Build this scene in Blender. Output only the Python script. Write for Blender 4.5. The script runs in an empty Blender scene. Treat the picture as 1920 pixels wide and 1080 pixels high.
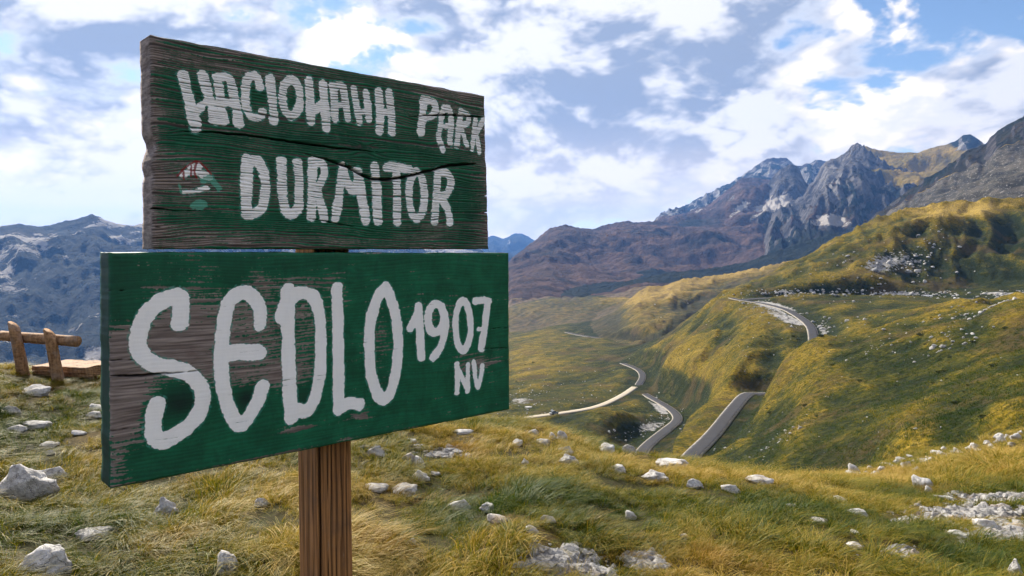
import bpy, bmesh, math, random
import numpy as np
from mathutils import Vector, Matrix

random.seed(7)
RNG = np.random.default_rng(11)
S = bpy.context.scene
COL = S.collection

# ------------------------------------------------------------------ camera
CAMZ = 1.55
FPX = 1386.0                       # focal length in photo pixels (26 mm equivalent)
PITCH = math.atan(70.0 / FPX)      # horizon sits 70 px above the centre
cam_d = bpy.data.cameras.new('camera')
cam_d.sensor_width = 36.0
cam_d.lens = 36.0 * FPX / 1920.0
cam_d.clip_start = 0.05
cam_d.clip_end = 60000.0
cam = bpy.data.objects.new('camera', cam_d)
COL.objects.link(cam)
cam.location = (0, 0, CAMZ)
cam.rotation_euler = (math.pi / 2 - PITCH, 0, 0)
S.camera = cam

# ------------------------------------------------------------------ world
SUN_AZ = math.radians(-35.0)       # clockwise from +Y (camera forward)
SUN_EL = math.radians(32.0)
SKY_STRENGTH = 0.068
CLOUD_STRENGTH = 0.63
world = bpy.data.worlds.new('World')
S.world = world
world.use_nodes = True


class NT:
    """tiny node builder"""
    def __init__(self, tree):
        self.t = tree
        tree.nodes.clear()

    def n(self, kind, props=None, **inp):
        nd = self.t.nodes.new(kind)
        for k, v in (props or {}).items():
            setattr(nd, k, v)
        for k, v in inp.items():
            self.set(nd, k, v)
        return nd

    def set(self, nd, k, v):
        key = int(k[1:]) if k[0] == 'i' and k[1:].isdigit() else k.replace('_', ' ')
        sock = nd.inputs[key]
        if hasattr(v, 'links') or isinstance(v, bpy.types.NodeSocket):
            self.t.links.new(v, sock)
        else:
            sock.default_value = v

    def m(self, op, a, b=None, c=None, clamp=False):
        nd = self.t.nodes.new('ShaderNodeMath')
        nd.operation = op
        nd.use_clamp = clamp
        for i, v in enumerate((a, b, c)):
            if v is not None:
                self.set(nd, 'i%d' % i, v)
        return nd.outputs[0]

    def vm(self, op, a, b=None, scale=None):
        nd = self.t.nodes.new('ShaderNodeVectorMath')
        nd.operation = op
        self.set(nd, 'i0', a)
        if b is not None:
            self.set(nd, 'i1', b)
        if scale is not None:
            self.set(nd, 'Scale', scale)
        return nd.outputs['Value'] if op in ('DOT_PRODUCT', 'LENGTH') else nd.outputs[0]

    def mixc(self, f, a, b, mode='MIX'):
        nd = self.t.nodes.new('ShaderNodeMix')
        nd.data_type = 'RGBA'
        nd.blend_type = mode
        for k, v in ((0, f), (6, a), (7, b)):
            s = nd.inputs[k]
            if isinstance(v, bpy.types.NodeSocket):
                self.t.links.new(v, s)
            else:
                s.default_value = v if k == 0 else (tuple(v) + (1,))[:4]
        return nd.outputs[2]

    def smooth(self, v, lo, hi, a=0.0, b=1.0):
        nd = self.t.nodes.new('ShaderNodeMapRange')
        nd.interpolation_type = 'SMOOTHSTEP'
        self.set(nd, 'Value', v)
        for k, x in (('From_Min', lo), ('From_Max', hi), ('To_Min', a), ('To_Max', b)):
            self.set(nd, k, x)
        return nd.outputs[0]

    def noise(self, vec, scale, detail=4.0, rough=0.5, dist=0.0, kind=None, out=0):
        nd = self.t.nodes.new('ShaderNodeTexNoise')
        nd.noise_dimensions = '3D'
        if kind:
            nd.noise_type = kind
        if vec is not None:
            self.set(nd, 'Vector', vec)
        self.set(nd, 'Scale', scale)
        self.set(nd, 'Detail', detail)
        self.set(nd, 'Roughness', rough)
        self.set(nd, 'Distortion', dist)
        return nd.outputs[out]

    def attr(self, name, kind='GEOMETRY', out='Fac'):
        nd = self.t.nodes.new('ShaderNodeAttribute')
        nd.attribute_name = name
        nd.attribute_type = kind
        return nd.outputs[out]


def pix_dir(px, py):
    """unit world direction through a photo pixel"""
    x = (px - 960.0) / FPX
    y = (540.0 - py) / FPX
    c, s = math.cos(PITCH), math.sin(PITCH)
    v = Vector((x, c + y * s, -s + y * c))
    return v.normalized()


def build_world():
    n = NT(world.node_tree)
    d = n.n('ShaderNodeTexCoord').outputs['Generated']
    sky = n.n('ShaderNodeTexSky', {'sky_type': 'NISHITA', 'sun_disc': False, 'sun_elevation': SUN_EL,
                                   'sun_rotation': SUN_AZ % (2 * math.pi), 'altitude': 1900.0,
                                   'air_density': 1.0, 'dust_density': 0.6, 'ozone_density': 2.0})
    z = n.n('ShaderNodeSeparateXYZ', Vector=d).outputs[2]
    # cloud field in direction space, a little flattened
    q = n.vm('MULTIPLY', d, (1.0, 1.0, 1.75))
    warp = n.noise(q, 3.0, 1.0, 0.5, out=1)
    q = n.vm('ADD', q, n.vm('SCALE', n.vm('SUBTRACT', warp, (0.5, 0.5, 0.5)), scale=0.10))
    big = n.noise(q, 4.6, 6.0, 0.57)
    billow = n.noise(q, 10.0, 4.0, 0.55)
    off = n.vm('ADD', q, (-0.030, 0.0, 0.070))
    big2 = n.noise(off, 4.6, 5.0, 0.57)
    billow2 = n.noise(off, 10.0, 3.0, 0.55)

    def field(b, w):
        w1 = n.m('ABSOLUTE', n.m('SUBTRACT', w, 0.5))
        return n.m('ADD', b, n.m('MULTIPLY', n.m('SUBTRACT', 0.14, w1), 0.62))
    dens = field(big, billow)
    dens2 = field(big2, billow2)
    # the banks and the gaps seen in this sky
    anchors = [(1060, 75, 150, .17), (1400, 115, 170, .16), (1010, 225, 120, .12), (130, 225, 170, .16),
               (60, 110, 120, .03), (240, 20, 120, .06), (560, 20, 140, .05), (860, 70, 120, .04),
               (1230, 240, 130, .03), (1640, 30, 70, .03), (1800, 50, 180, -.23), (1690, 170, 60, -.06),
               (1890, 140, 55, .26), (1850, 200, 60, .16), (1735, 140, 50, .15), (1605, 112, 26, .16), (1660, 225, 70, .12), (400, 5, 50, -.12), (20, 60, 40, -.08),
               (1250, 330, 200, -.03), (1500, 240, 80, .03), (1300, 170, 120, .06), (1010, 20, 120, .05)]
    acc = None
    for (px, py, sg, amp) in anchors:
        v = pix_dir(px, py)
        k = 1.0 / (sg / FPX) ** 2
        g = n.m('MULTIPLY', n.m('EXPONENT', n.m('MULTIPLY', n.m('SUBTRACT', n.vm('DOT_PRODUCT', d, tuple(v)), 1.0), k)), amp)
        acc = g if acc is None else n.m('ADD', acc, g)
    dens = n.m('ADD', dens, acc)
    dens2 = n.m('ADD', dens2, acc)
    alpha = n.smooth(dens, 0.48, 0.58)
    thick = n.smooth(dens, 0.54, 0.68)
    relief = n.smooth(n.m('MULTIPLY_ADD', n.m('SUBTRACT', dens, dens2), 5.2, 0.50, clamp=True), 0.05, 0.95)
    # brighter towards the sun
    sv = (math.sin(SUN_AZ) * math.cos(SUN_EL), math.cos(SUN_AZ) * math.cos(SUN_EL), math.sin(SUN_EL))
    sd = n.vm('DOT_PRODUCT', d, sv)
    glow = n.smooth(sd, 0.2, 1.0, 1.0, 1.15)
    lit = n.mixc(relief, (0.52, 0.555, 0.64), (1.08, 0.955, 0.82))
    dark = n.mixc(relief, (0.235, 0.29, 0.405), (0.66, 0.66, 0.70))
    ccol = n.mixc(thick, lit, dark)
    ccol = n.vm('SCALE', ccol, scale=glow)
    # pale cream layer of far cloud low over the horizon
    low = n.smooth(z, -0.02, 0.20, 1.0, 0.0)
    streak = n.noise(n.vm('MULTIPLY', d, (1.0, 1.0, 5.0)), 4.0, 2.0, 0.55)
    lowf = n.m('MULTIPLY', low, n.smooth(streak, 0.25, 0.6, 0.62, 1.0))
    alpha = n.m('MAXIMUM', alpha, n.m('MULTIPLY', lowf, 0.92))
    ccol = n.mixc(n.m('MULTIPLY', lowf, 0.72), ccol, (1.12, 0.93, 0.745))
    b1 = n.n('ShaderNodeBackground', Color=sky.outputs[0], Strength=SKY_STRENGTH)
    b2 = n.n('ShaderNodeBackground', Color=ccol, Strength=CLOUD_STRENGTH)
    mx = n.n('ShaderNodeMixShader', i0=alpha, i1=b1.outputs[0], i2=b2.outputs[0])
    out = n.n('ShaderNodeOutputWorld')
    n.t.links.new(mx.outputs[0], out.inputs[0])


build_world()
world.cycles.sampling_method = 'MANUAL'
world.cycles.sample_map_resolution = 256

# ------------------------------------------------------------------ sun
sun_d = bpy.data.lights.new('sun', 'SUN')
sun_d.energy = 5.0
sun_d.angle = math.radians(2.5)
sun_d.color = (1.0, 0.91, 0.76)
sun = bpy.data.objects.new('sun', sun_d)
COL.objects.link(sun)
_sv = Vector((math.sin(SUN_AZ) * math.cos(SUN_EL), math.cos(SUN_AZ) * math.cos(SUN_EL), math.sin(SUN_EL)))
sun.rotation_euler = (-_sv).to_track_quat('-Z', 'Y').to_euler()

# ------------------------------------------------------------------ exposure
S.render.engine = 'CYCLES'
S.view_settings.view_transform = 'Standard'
S.view_settings.look = 'None'
S.view_settings.exposure = 1.18
S.view_settings.gamma = 1.0
S.view_settings.use_curve_mapping = False
S.cycles.use_denoising = True
S.cycles.max_bounces = 6
S.cycles.diffuse_bounces = 3
S.cycles.transparent_max_bounces = 8
S.cycles.volume_bounces = 0
S.cycles.use_adaptive_sampling = True
S.cycles.adaptive_threshold = 0.03


# ------------------------------------------------------------------ helpers
def link(name, mesh, mat=None, parent=None):
    o = bpy.data.objects.new(name, mesh)
    COL.objects.link(o)
    if mat is not None and not mesh.materials:
        mesh.materials.append(mat)
    if parent is not None:
        o.parent = parent
    return o


def tag(o, label=None, cat=None, group=None, kind=None):
    if label:
        o['label'] = label
    if cat:
        o['category'] = cat
    if group:
        o['group'] = group
    if kind:
        o['kind'] = kind
    return o


def empty(name, loc=(0, 0, 0), rz=0.0):
    o = bpy.data.objects.new(name, None)
    COL.objects.link(o)
    o.location = loc
    o.rotation_euler = (0, 0, rz)
    o.empty_display_size = 0.1
    return o


def mesh_np(name, verts, quads=None, tris=None, smooth=True):
    me = bpy.data.meshes.new(name)
    verts = np.ascontiguousarray(verts, dtype=np.float32)
    me.vertices.add(len(verts))
    me.vertices.foreach_set('co', verts.ravel())
    loops, starts, totals = [], [], []
    pos = 0
    for arr, k in ((quads, 4), (tris, 3)):
        if arr is None or len(arr) == 0:
            continue
        arr = np.asarray(arr, dtype=np.int32)
        loops.append(arr.ravel())
        starts.append(pos + np.arange(len(arr), dtype=np.int32) * k)
        totals.append(np.full(len(arr), k, dtype=np.int32))
        pos += arr.size
    loops = np.concatenate(loops)
    starts = np.concatenate(starts)
    totals = np.concatenate(totals)
    me.loops.add(len(loops))
    me.loops.foreach_set('vertex_index', loops)
    me.polygons.add(len(starts))
    me.polygons.foreach_set('loop_start', starts)
    me.polygons.foreach_set('loop_total', totals)
    me.polygons.foreach_set('use_smooth', np.full(len(starts), smooth, dtype=bool))
    me.update(calc_edges=True)
    return me


def add_attr(me, name, vals):
    a = me.attributes.new(name, 'FLOAT', 'POINT')
    a.data.foreach_set('value', np.ascontiguousarray(vals, dtype=np.float32).ravel())


def grid_quads(nr, nc, wrap=False):
    i = np.arange(nr - 1)[:, None]
    j = np.arange(nc if wrap else nc - 1)[None, :]
    a = i * nc + j
    b = i * nc + (j + 1) % nc
    return np.stack([a, b, b + nc, a + nc], -1).reshape(-1, 4)


_G = np.random.default_rng(5).uniform(0, 2 * np.pi, 65536)
_GX, _GY = np.cos(_G).astype(np.float32), np.sin(_G).astype(np.float32)


def gnoise(x, y, seed=0):
    x = np.asarray(x); y = np.asarray(y)
    x0 = np.floor(x); y0 = np.floor(y)
    fx = (x - x0).astype(np.float32); fy = (y - y0).astype(np.float32)
    ix = x0.astype(np.int32) + seed * 57; iy = y0.astype(np.int32) + seed * 131
    ux = fx * fx * fx * (fx * (fx * 6 - 15) + 10)
    uy = fy * fy * fy * (fy * (fy * 6 - 15) + 10)
    xa = (ix & 255) << 8; xb = ((ix + 1) & 255) << 8
    ya = iy & 255; yb = (iy + 1) & 255

    def g(k, dx, dy):
        return _GX[k] * dx + _GY[k] * dy
    a = g(xa | ya, fx, fy); b = g(xb | ya, fx - 1, fy)
    c = g(xa | yb, fx, fy - 1); e = g(xb | yb, fx - 1, fy - 1)
    return (a + (b - a) * ux + (c - a) * uy + (a - b - c + e) * ux * uy) * 1.5


def fbm(x, y, octv=5, seed=0, gain=0.5, lac=2.03, ridged=False):
    amp, tot, s = 1.0, 0.0, 0.0
    for o in range(octv):
        v = gnoise(x, y, seed + o * 17)
        if ridged:
            v = 1.0 - 2.0 * np.abs(v)
        s = s + amp * v
        tot += amp
        amp *= gain
        x, y = (x * 0.8 - y * 0.6) * lac + 11.3, (x * 0.6 + y * 0.8) * lac + 5.7
    return s / tot


def sstep(x, a, b):
    t = np.clip((x - a) / (b - a), 0, 1)
    return t * t * (3 - 2 * t)


# ------------------------------------------------------------------ terrain layout
CP, SP = math.cos(PITCH), math.sin(PITCH)


def px_to_az(px):
    # azimuth of the column at the horizon
    return np.arctan((np.asarray(px, float) - 960.0) / (FPX / CP))


def py_to_slope(px, py):
    """rise per metre of horizontal distance along the ray through a pixel"""
    x = (np.asarray(px, float) - 960.0) / FPX
    y = (540.0 - np.asarray(py, float)) / FPX
    return (-SP + y * CP) / np.hypot(x, CP + y * SP)


def world_to_pix(x, y, z):
    dz = z - CAMZ
    dep = y * CP - dz * SP
    up = y * SP + dz * CP
    dep = np.where(dep < 1e-4, 1e-4, dep)
    return 960 + FPX * x / dep, 540 - FPX * up / dep


ROADS = {
    'upper': [(1386, 562, 440), (1430, 559, 448), (1480, 558, 455), (1600, 557, 465), (1740, 557, 460), (1850, 562, 430),
              (1920, 568, 400), (2100, 575, 350)],
    'main': [(1370, 558, 452), (1386, 562, 440), (1425, 568, 425), (1470, 579, 395), (1500, 595, 355), (1522, 615, 322), (1526, 650, 290),
             (1531, 672, 272), (1518, 694, 258), (1490, 714, 250), (1458, 732, 248), (1428, 739, 247), (1402, 738, 242), (1378, 762, 213), (1340, 810, 185), (1300, 850, 163),
             (1265, 885, 152), (1225, 898, 160), (1195, 872, 190), (1210, 838, 225), (1250, 805, 255), (1271, 785, 285), (1255, 765, 320),
             (1215, 742, 365), (1195, 727, 388), (1205, 708, 410), (1197, 693, 440), (1165, 680, 485)],
    'track': [(1192, 724, 388), (1165, 742, 362), (1120, 762, 335), (1060, 773, 318), (1000, 781, 305), (945, 790, 298), (860, 806, 290)],
    'far': [(1240, 651, 640), (1222, 648, 650), (1180, 642, 690), (1090, 629, 760), (1060, 622, 800)],
}

# control points: ('p', px, py, r) seen in the photograph, or ('z', px, z, r)
CT = []
for px in (-450, -300, 0, 300, 600, 960, 1300, 1600, 1920, 2200, 2400):
    CT.append(('z', px, 0.0, 0.8))
    CT.append(('z', px, 0.0 if px < 1300 else -0.12, 3.0))
for t in [(-450, 668, 15), (-300, 675, 15), (0, 702, 14), (120, 712, 13.5), (275, 728, 13), (600, 768, 11), (800, 785, 10), (960, 797, 9.6),
          (1060, 817, 9.2), (1200, 850, 8.8), (1300, 874, 8.8), (1400, 888, 9), (1500, 897, 9.5), (1600, 889, 11),
          (1700, 866, 16), (1800, 846, 19), (1920, 820, 22), (2200, 790, 26), (2400, 780, 28),
          (1600, 960, 6), (1700, 935, 8.0), (1700, 1010, 5.2), (1920, 905, 10), (1920, 1010, 6), (2200, 900, 11), (1820, 880, 13),
          (40, 900, 6.2), (300, 960, 5.0), (860, 950, 4.9), (1200, 930, 5.6), (1400, 960, 5.2),
          # lower flank of the near spur
          (1400, 855, 135), (1450, 790, 165), (1500, 832, 118), (1600, 805, 112), (1600, 720, 160), (1700, 842, 82), (1700, 740, 135),
          (1800, 800, 85), (1800, 700, 135), (1920, 780, 78), (1920, 680, 125), (2200, 720, 90),
          (1412, 728, 220), (1425, 717, 221), (1440, 705, 221), (1455, 697, 221), (1480, 668, 290), (1450, 678, 290),
          # its crest
          (1405, 728, 204), (1420, 716, 205), (1450, 698, 206), (1480, 684, 208), (1505, 672, 208), (1530, 662, 208), (1640, 640, 205), (1760, 612, 200), (1920, 588, 195), (2200, 565, 190),
          # slope behind up to the upper road
          (1640, 588, 350), (1760, 590, 320), (1920, 580, 290), (2200, 572, 300), (1580, 580, 380),
          # the round flank left of it
          (1250, 660, 440), (1300, 620, 440), (1300, 705, 330), (1350, 655, 350), (1410, 690, 275), (1330, 745, 275), (1440, 640, 310), (1400, 610, 370),
          (1250, 720, 350), (1210, 668, 470),
          # valley floor
          (1000, 745, 380), (1000, 705, 460), (1000, 655, 620), (1000, 628, 780), (1100, 690, 480), (1110, 655, 600), (1130, 640, 680), (960, 790, 290),
          (1100, 800, 255), (1160, 800, 250), (1120, 725, 400), (1000, 612, 980), (1100, 606, 900)]:
    CT.append(('p',) + t)
for t in [(-450, -7, 26), (0, -7, 26), (275, -7, 24), (600, -8, 23), (960, -9, 22), (1100, -9.5, 21), (1200, -10, 21), (1300, -10, 22), (1400, -10, 22),
          (1500, -10, 24), (1600, -11, 27), (1700, -13, 38), (1800, -14, 42), (1920, -15, 46), (2200, -14, 50),
          (-450, -22, 60), (0, -22, 60), (275, -23, 60), (600, -24, 60), (960, -24, 60), (1100, -24, 60), (1200, -25, 60), (1300, -27, 62),
          (1400, -27, 62), (1500, -25, 62), (1600, -25, 62), (1700, -22, 60),
          (960, -45, 140), (1100, -45, 140), (1200, -46, 130), (600, -48, 140), (0, -50, 140),
          (600, -75, 300), (275, -82, 300), (0, -90, 300), (-450, -95, 300), (600, -140, 800), (0, -180, 800), (-450, -190, 800),
          (600, -190, 1500), (0, -260, 1500), (-450, -270, 1500),
          (1530, -37, 250), (1640, -27, 255), (1760, -22, 250), (1920, -19, 240),
          (1400, -32, 600), (1640, -22, 640), (1920, -12, 640), (2200, 0, 640), (1200, -78, 900), (1000, -90, 1100), (1400, -85, 1200), (1640, -70, 1200),
          (1920, -60, 1200), (1000, -98, 1600), (1400, -95, 1600), (1920, -90, 1600), (2200, -60, 1600)]:
    CT.append(('z',) + t)
for nm, pts in ROADS.items():
    for t in pts:
        CT.append(('p',) + t)

cpx = np.array([c[1] for c in CT], float)
cr = np.array([c[3] for c in CT], float)
ct = np.array([(c[2] - CAMZ) / c[3] if c[0] == 'z' else py_to_slope(c[1], c[2]) for c in CT], float)
U_S, V_S = 110.0, 0.34


def rbf_uv(px, r):
    return np.asarray(px) / U_S, np.log(r) / V_S


cu, cv = rbf_uv(cpx, cr)
D = np.sqrt((cu[:, None] - cu[None]) ** 2 + (cv[:, None] - cv[None]) ** 2 + 0.15)
A = np.zeros((len(cu) + 3,) * 2)
A[:-3, :-3] = D + np.eye(len(cu)) * 0.02 * -1
A[:-3, -3] = 1; A[:-3, -2] = cu; A[:-3, -1] = cv
A[-3, :-3] = 1; A[-2, :-3] = cu; A[-1, :-3] = cv
W = np.linalg.solve(A, np.concatenate([ct, [0, 0, 0]]))


def rbf_slope(px, r):
    """px (m,), r (n,) -> slope (n,m)"""
    u, v = rbf_uv(px, r)
    out = np.empty((len(v), len(u)))
    for i in range(len(v)):
        d = np.sqrt((u[:, None] - cu[None]) ** 2 + (v[i] - cv[None]) ** 2 + 0.15)
        out[i] = d @ W[:-3] + W[-3] + W[-2] * u + W[-1] * v[i]
    return out


# ridges: crest polyline in the photograph, distance, front depth, foot height
RIDGES = [
    # dark green hill above the upper road
    dict(c=[(1330, 600), (1385, 563), (1440, 522), (1500, 491), (1545, 468), (1600, 440), (1640, 412), (1700, 402), (1760, 389), (1850, 381), (1920, 386), (2100, 372), (2400, 360)],
         R=[(1330, 500), (1500, 570), (1700, 640), (1920, 660), (2400, 660)], W=190, zb=-34, Wb=240, p=0.85),
    # sunlit ridge of the spur behind
    dict(c=[(1000, 690), (1060, 645), (1100, 617), (1160, 583), (1200, 549), (1260, 532), (1350, 521), (1430, 503), (1500, 487), (1600, 460), (1800, 430)],
         R=[(1000, 760), (1160, 900), (1350, 1050), (1500, 1150), (1800, 1200)], W=400, zb=-88, Wb=350, p=0.75),
    # grey hummocks
    dict(c=[(900, 640), (960, 610), (1010, 596), (1060, 566), (1110, 548), (1150, 538), (1200, 522), (1260, 512), (1320, 505), (1400, 492), (1470, 468), (1560, 440), (1700, 420)],
         R=[(900, 1350), (1200, 1500), (1700, 1800)], W=420, zb=-100, Wb=500, p=0.8),
    # dark rocky shoulder at the right
    dict(c=[(1560, 460), (1620, 425), (1665, 390), (1700, 365), (1760, 322), (1800, 298), (1840, 274), (1862, 250), (1890, 236), (1920, 221), (2000, 170), (2200, 90), (2400, 60)],
         R=[(1560, 1500), (1920, 1500), (2400, 1400)], W=800, zb=-40, Wb=900, p=0.9),
    # golden saddle and its little peak
    dict(c=[(1560, 330), (1612, 276), (1640, 284), (1680, 290), (1715, 290), (1750, 279), (1775, 273), (1790, 267), (1800, 258), (1812, 256), (1828, 264), (1842, 274), (1900, 300), (2100, 330)],
         R=[(1560, 3500), (2100, 3500)], W=1150, zb=60, Wb=1200, p=0.9),
    # main rocky peak: its crest drops to the right in front of the saddle
    dict(c=[(1390, 430), (1450, 395), (1500, 368), (1520, 350), (1536, 325), (1545, 307), (1560, 296), (1580, 284), (1592, 272), (1602, 269), (1615, 276), (1632, 292), (1660, 306), (1690, 322), (1715, 330), (1740, 348), (1790, 380), (1850, 420)],
         R=[(1390, 3000), (1600, 3000), (1850, 2650)], W=1000, zb=-20, Wb=700, p=0.62),
    # rock tooth
    dict(c=[(1360, 425), (1400, 395), (1425, 368), (1440, 340), (1455, 322), (1470, 315), (1490, 315), (1498, 328), (1508, 348), (1530, 365), (1600, 400)],
         R=[(1360, 3400), (1600, 3400)], W=800, zb=20, Wb=700, p=0.6),
    # brown shoulder left of the tooth
    dict(c=[(1180, 425), (1240, 412), (1290, 400), (1330, 385), (1360, 360), (1385, 340), (1420, 336), (1445, 338), (1480, 350), (1600, 380)],
         R=[(1180, 3900), (1600, 3900)], W=1400, zb=-20, Wb=900, p=0.8),
    # far grey summit
    dict(c=[(1180, 425), (1250, 402), (1290, 388), (1330, 364), (1370, 340), (1400, 321), (1425, 305), (1447, 297), (1470, 298), (1490, 310), (1520, 305), (1545, 304), (1600, 320), (1700, 340)],
         R=[(1180, 5200), (1700, 5200)], W=1800, zb=60, Wb=1500, p=0.7),
    # long purple foothill
    dict(c=[(900, 540), (940, 505), (965, 482), (1000, 455), (1030, 431), (1060, 426), (1110, 428), (1150, 421), (1200, 416), (1260, 412), (1320, 410), (1400, 420), (1500, 430), (1700, 440)],
         R=[(900, 2500), (1060, 2800), (1260, 3100), (1700, 3000)], W=1300, zb=-100, Wb=1200, p=0.72),
    # blue range across the left valley
    dict(c=[(-450, 446), (-200, 440), (0, 431), (35, 425), (55, 429), (80, 431), (120, 421), (150, 412), (175, 406), (195, 411), (210, 420), (240, 428), (275, 423), (400, 435), (600, 450), (800, 462), (900, 470), (960, 500)],
         R=[(-450, 3300), (275, 3300), (600, 4200), (960, 4200)], W=1900, zb=-330, Wb=1500, p=0.85),
    # far blue peaks right of the sign
    dict(c=[(500, 480), (700, 455), (880, 452), (920, 446), (940, 449), (958, 443), (975, 440), (990, 446), (1010, 456), (1060, 470), (1200, 480)],
         R=[(500, 8200), (1200, 8200)], W=2600, zb=-300, Wb=1500, p=0.8),
]

AZ_D = np.linspace(math.radians(-42), math.radians(42), 800)
AZ_S = np.linspace(math.radians(42), math.radians(318), 84)[1:-1]
AZ = np.concatenate([AZ_D, AZ_S])
R1 = np.geomspace(0.6, 42, 250)
R2 = np.geomspace(42, 1350, 470)
R3 = np.geomspace(1350, 10500, 330)
RR = np.concatenate([R1, R2[1:], R3[1:]])
NR, NA = len(RR), len(AZ)
I1, I2 = len(R1), len(R1) + len(R2) - 1
PXC = 960 + (FPX / CP) * np.tan(AZ_D)
Xg = RR[:, None] * np.sin(AZ)[None]
Yg = RR[:, None] * np.cos(AZ)[None]


def terrain():
    z = np.zeros((NR, NA))
    nD = len(AZ_D)
    rid = np.full((NR, nD), -1, dtype=int)
    pq = np.linspace(PXC[0], PXC[-1], 240)
    coarse = rbf_slope(pq, np.minimum(RR, 1700))
    sl = np.stack([np.interp(PXC, pq, row) for row in coarse])
    base = CAMZ + sl * np.minimum(RR, 1700)[:, None]
    zz = base
    relh = np.zeros_like(zz)
    r = RR[:, None]
    xd, yd = Xg[:, :nD], Yg[:, :nD]
    for k, q in enumerate(RIDGES):
        c = np.array(q['c'], float); Rk = np.array(q['R'], float)
        Rp = np.interp(PXC, Rk[:, 0], Rk[:, 1])
        pyc = np.interp(PXC, c[:, 0], c[:, 1])
        zc = CAMZ + py_to_slope(PXC, pyc) * Rp
        ok = (PXC >= c[0, 0] - 1) & (PXC <= c[-1, 0] + 1)
        # distance runs wavily so that spurs and gullies come forward
        wob = fbm(np.log(r) * 0 + xd / (q['W'] * 0.55), yd / (q['W'] * 0.55), 4, 31 + k, ridged=True) * 0.20 * q['W']
        wob = wob * sstep(Rp[None] - r, 0, 0.35 * q['W'])
        tf = np.clip((Rp[None] - r - wob) / q['W'], 0, 1.2)
        tb = np.clip((r - Rp[None]) / q['Wb'], 0, 1.2)
        zb = np.full(len(PXC), float(q['zb']))
        if k < 4:
            fi = np.clip(np.searchsorted(RR, Rp - q['W']), 0, NR - 1)
            zb = np.minimum(zb, base[fi, np.arange(len(PXC))] - 5.0)
        h = zc - zb
        f = np.where(r <= Rp[None], zb[None] + h[None] * (1 - tf ** q['p']), zc[None] - (h[None] * tb ** 0.9))
        e0, e1 = q.get('fade', (60, 60))
        edge = sstep(PXC, c[0, 0], c[0, 0] + e0) * (1 - sstep(PXC, c[-1, 0] - e1, c[-1, 0] + 1))
        f = f - ((1 - edge) * (np.abs(h) + 50))[None]
        f = np.where(ok[None], f, -1e4)
        f = np.where((tf > 1.0), -1e4, f)
        sel = f > zz
        zz = np.where(sel, f, zz)
        rid = np.where(sel, k, rid)
        relh = np.where(sel, 1 - np.clip(tf, 0, 1), relh)
    # noise relief
    mid = sstep(r, 45, 160) * (1 - 0.5 * sstep(r, 900, 1800))
    nz = fbm(xd / 75, yd / 75, 5, 3, ridged=True) * 3.6 + fbm(xd / 22, yd / 22, 4, 8) * 0.9
    ua, va = xd * 0.88 - yd * 0.47, xd * 0.47 + yd * 0.88
    ua = ua + fbm(xd / 60, yd / 60, 2, 14) * 14
    rib = fbm(ua / 30, va / 170, 4, 19, ridged=True) * 3.6 + fbm(xd / 9, yd / 9, 4, 23) * 0.75
    shelf = 1 - 0.72 * sstep(r, 290, 350) * (1 - sstep(r, 470, 520)) * sstep(PXC, 1380, 1480)[None]
    floor = 1 - 0.68 * sstep(r, 250, 330) * (1 - sstep(r, 900, 1100)) * (1 - sstep(PXC, 1150, 1240))[None]
    zz = zz + (nz * 0.75 + rib) * mid * np.clip(r / 220, 0.5, 1.3) * shelf * floor
    far = sstep(r, 1000, 2200)
    wx = fbm(xd / 500, yd / 500, 3, 51) * 120; wy = fbm(xd / 500, yd / 500, 3, 52) * 120
    ridn = fbm((xd + wx) / 420, (yd + wy) / 420, 6, 60, gain=0.55, ridged=True) - 0.25
    calm = 1 - 0.72 * sstep(relh, 0.75, 1.0) * (rid >= 0)
    zz = zz + far * ridn * 74 * np.clip(r / 3000, 0.5, 1.8) * calm
    # steep gullies on the rock faces
    rocky = np.isin(rid, (3, 5, 6, 8, 10, 11))
    azw = np.arctan2(xd, yd) * 3000.0 + fbm(xd / 300, yd / 300, 3, 79) * 60
    gul = fbm(azw / 75, r / 420 + azw / 900, 5, 77, ridged=True) - 0.2
    zz = zz + np.where(rocky, gul * np.where(rid == 10, 20, 46) * far * (0.35 + 0.65 * calm), 0)
    # little hummocks of the meadow
    near = 1 - sstep(r, 25, 60)
    zz = zz + near * (fbm(xd / 1.7, yd / 1.7, 4, 90) * 0.085 + fbm(xd / 5.0, yd / 5.0, 3, 95) * 0.12) * sstep(r, 1.0, 3.5)
    z[:, :nD] = zz
    # behind the camera: run the two edges into each other
    t = sstep(np.linspace(0, 1, NA - nD + 2)[1:-1], 0, 1)
    z[:, nD:] = zz[:, -1:] * (1 - t)[None] + zz[:, :1] * t[None]
    z[:, nD:] = np.where(RR[:, None] < 40, np.clip(z[:, nD:], -3, 1), z[:, nD:])
    return z, rid, relh


Zg, RID, RELH = terrain()


def polar(px, py, r):
    s = float(py_to_slope(px, py))
    x = (px - 960.0) / FPX; y = (540.0 - py) / FPX
    az = math.atan2(x, CP + y * SP)
    return (r * math.sin(az), r * math.cos(az), CAMZ + s * r)


def catmull(pts, n):
    P = np.array(pts, float)
    P = np.vstack([2 * P[0] - P[1], P, 2 * P[-1] - P[-2]])
    out = []
    for i in range(1, len(P) - 2):
        t = np.linspace(0, 1, n, endpoint=False)[:, None]
        a, b, c, d = P[i - 1], P[i], P[i + 1], P[i + 2]
        out.append(0.5 * (2 * b + (c - a) * t + (2 * a - 5 * b + 4 * c - d) * t ** 2 + (-a + 3 * b - 3 * c + d) * t ** 3))
    out.append(P[-2][None])
    return np.vstack(out)


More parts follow.
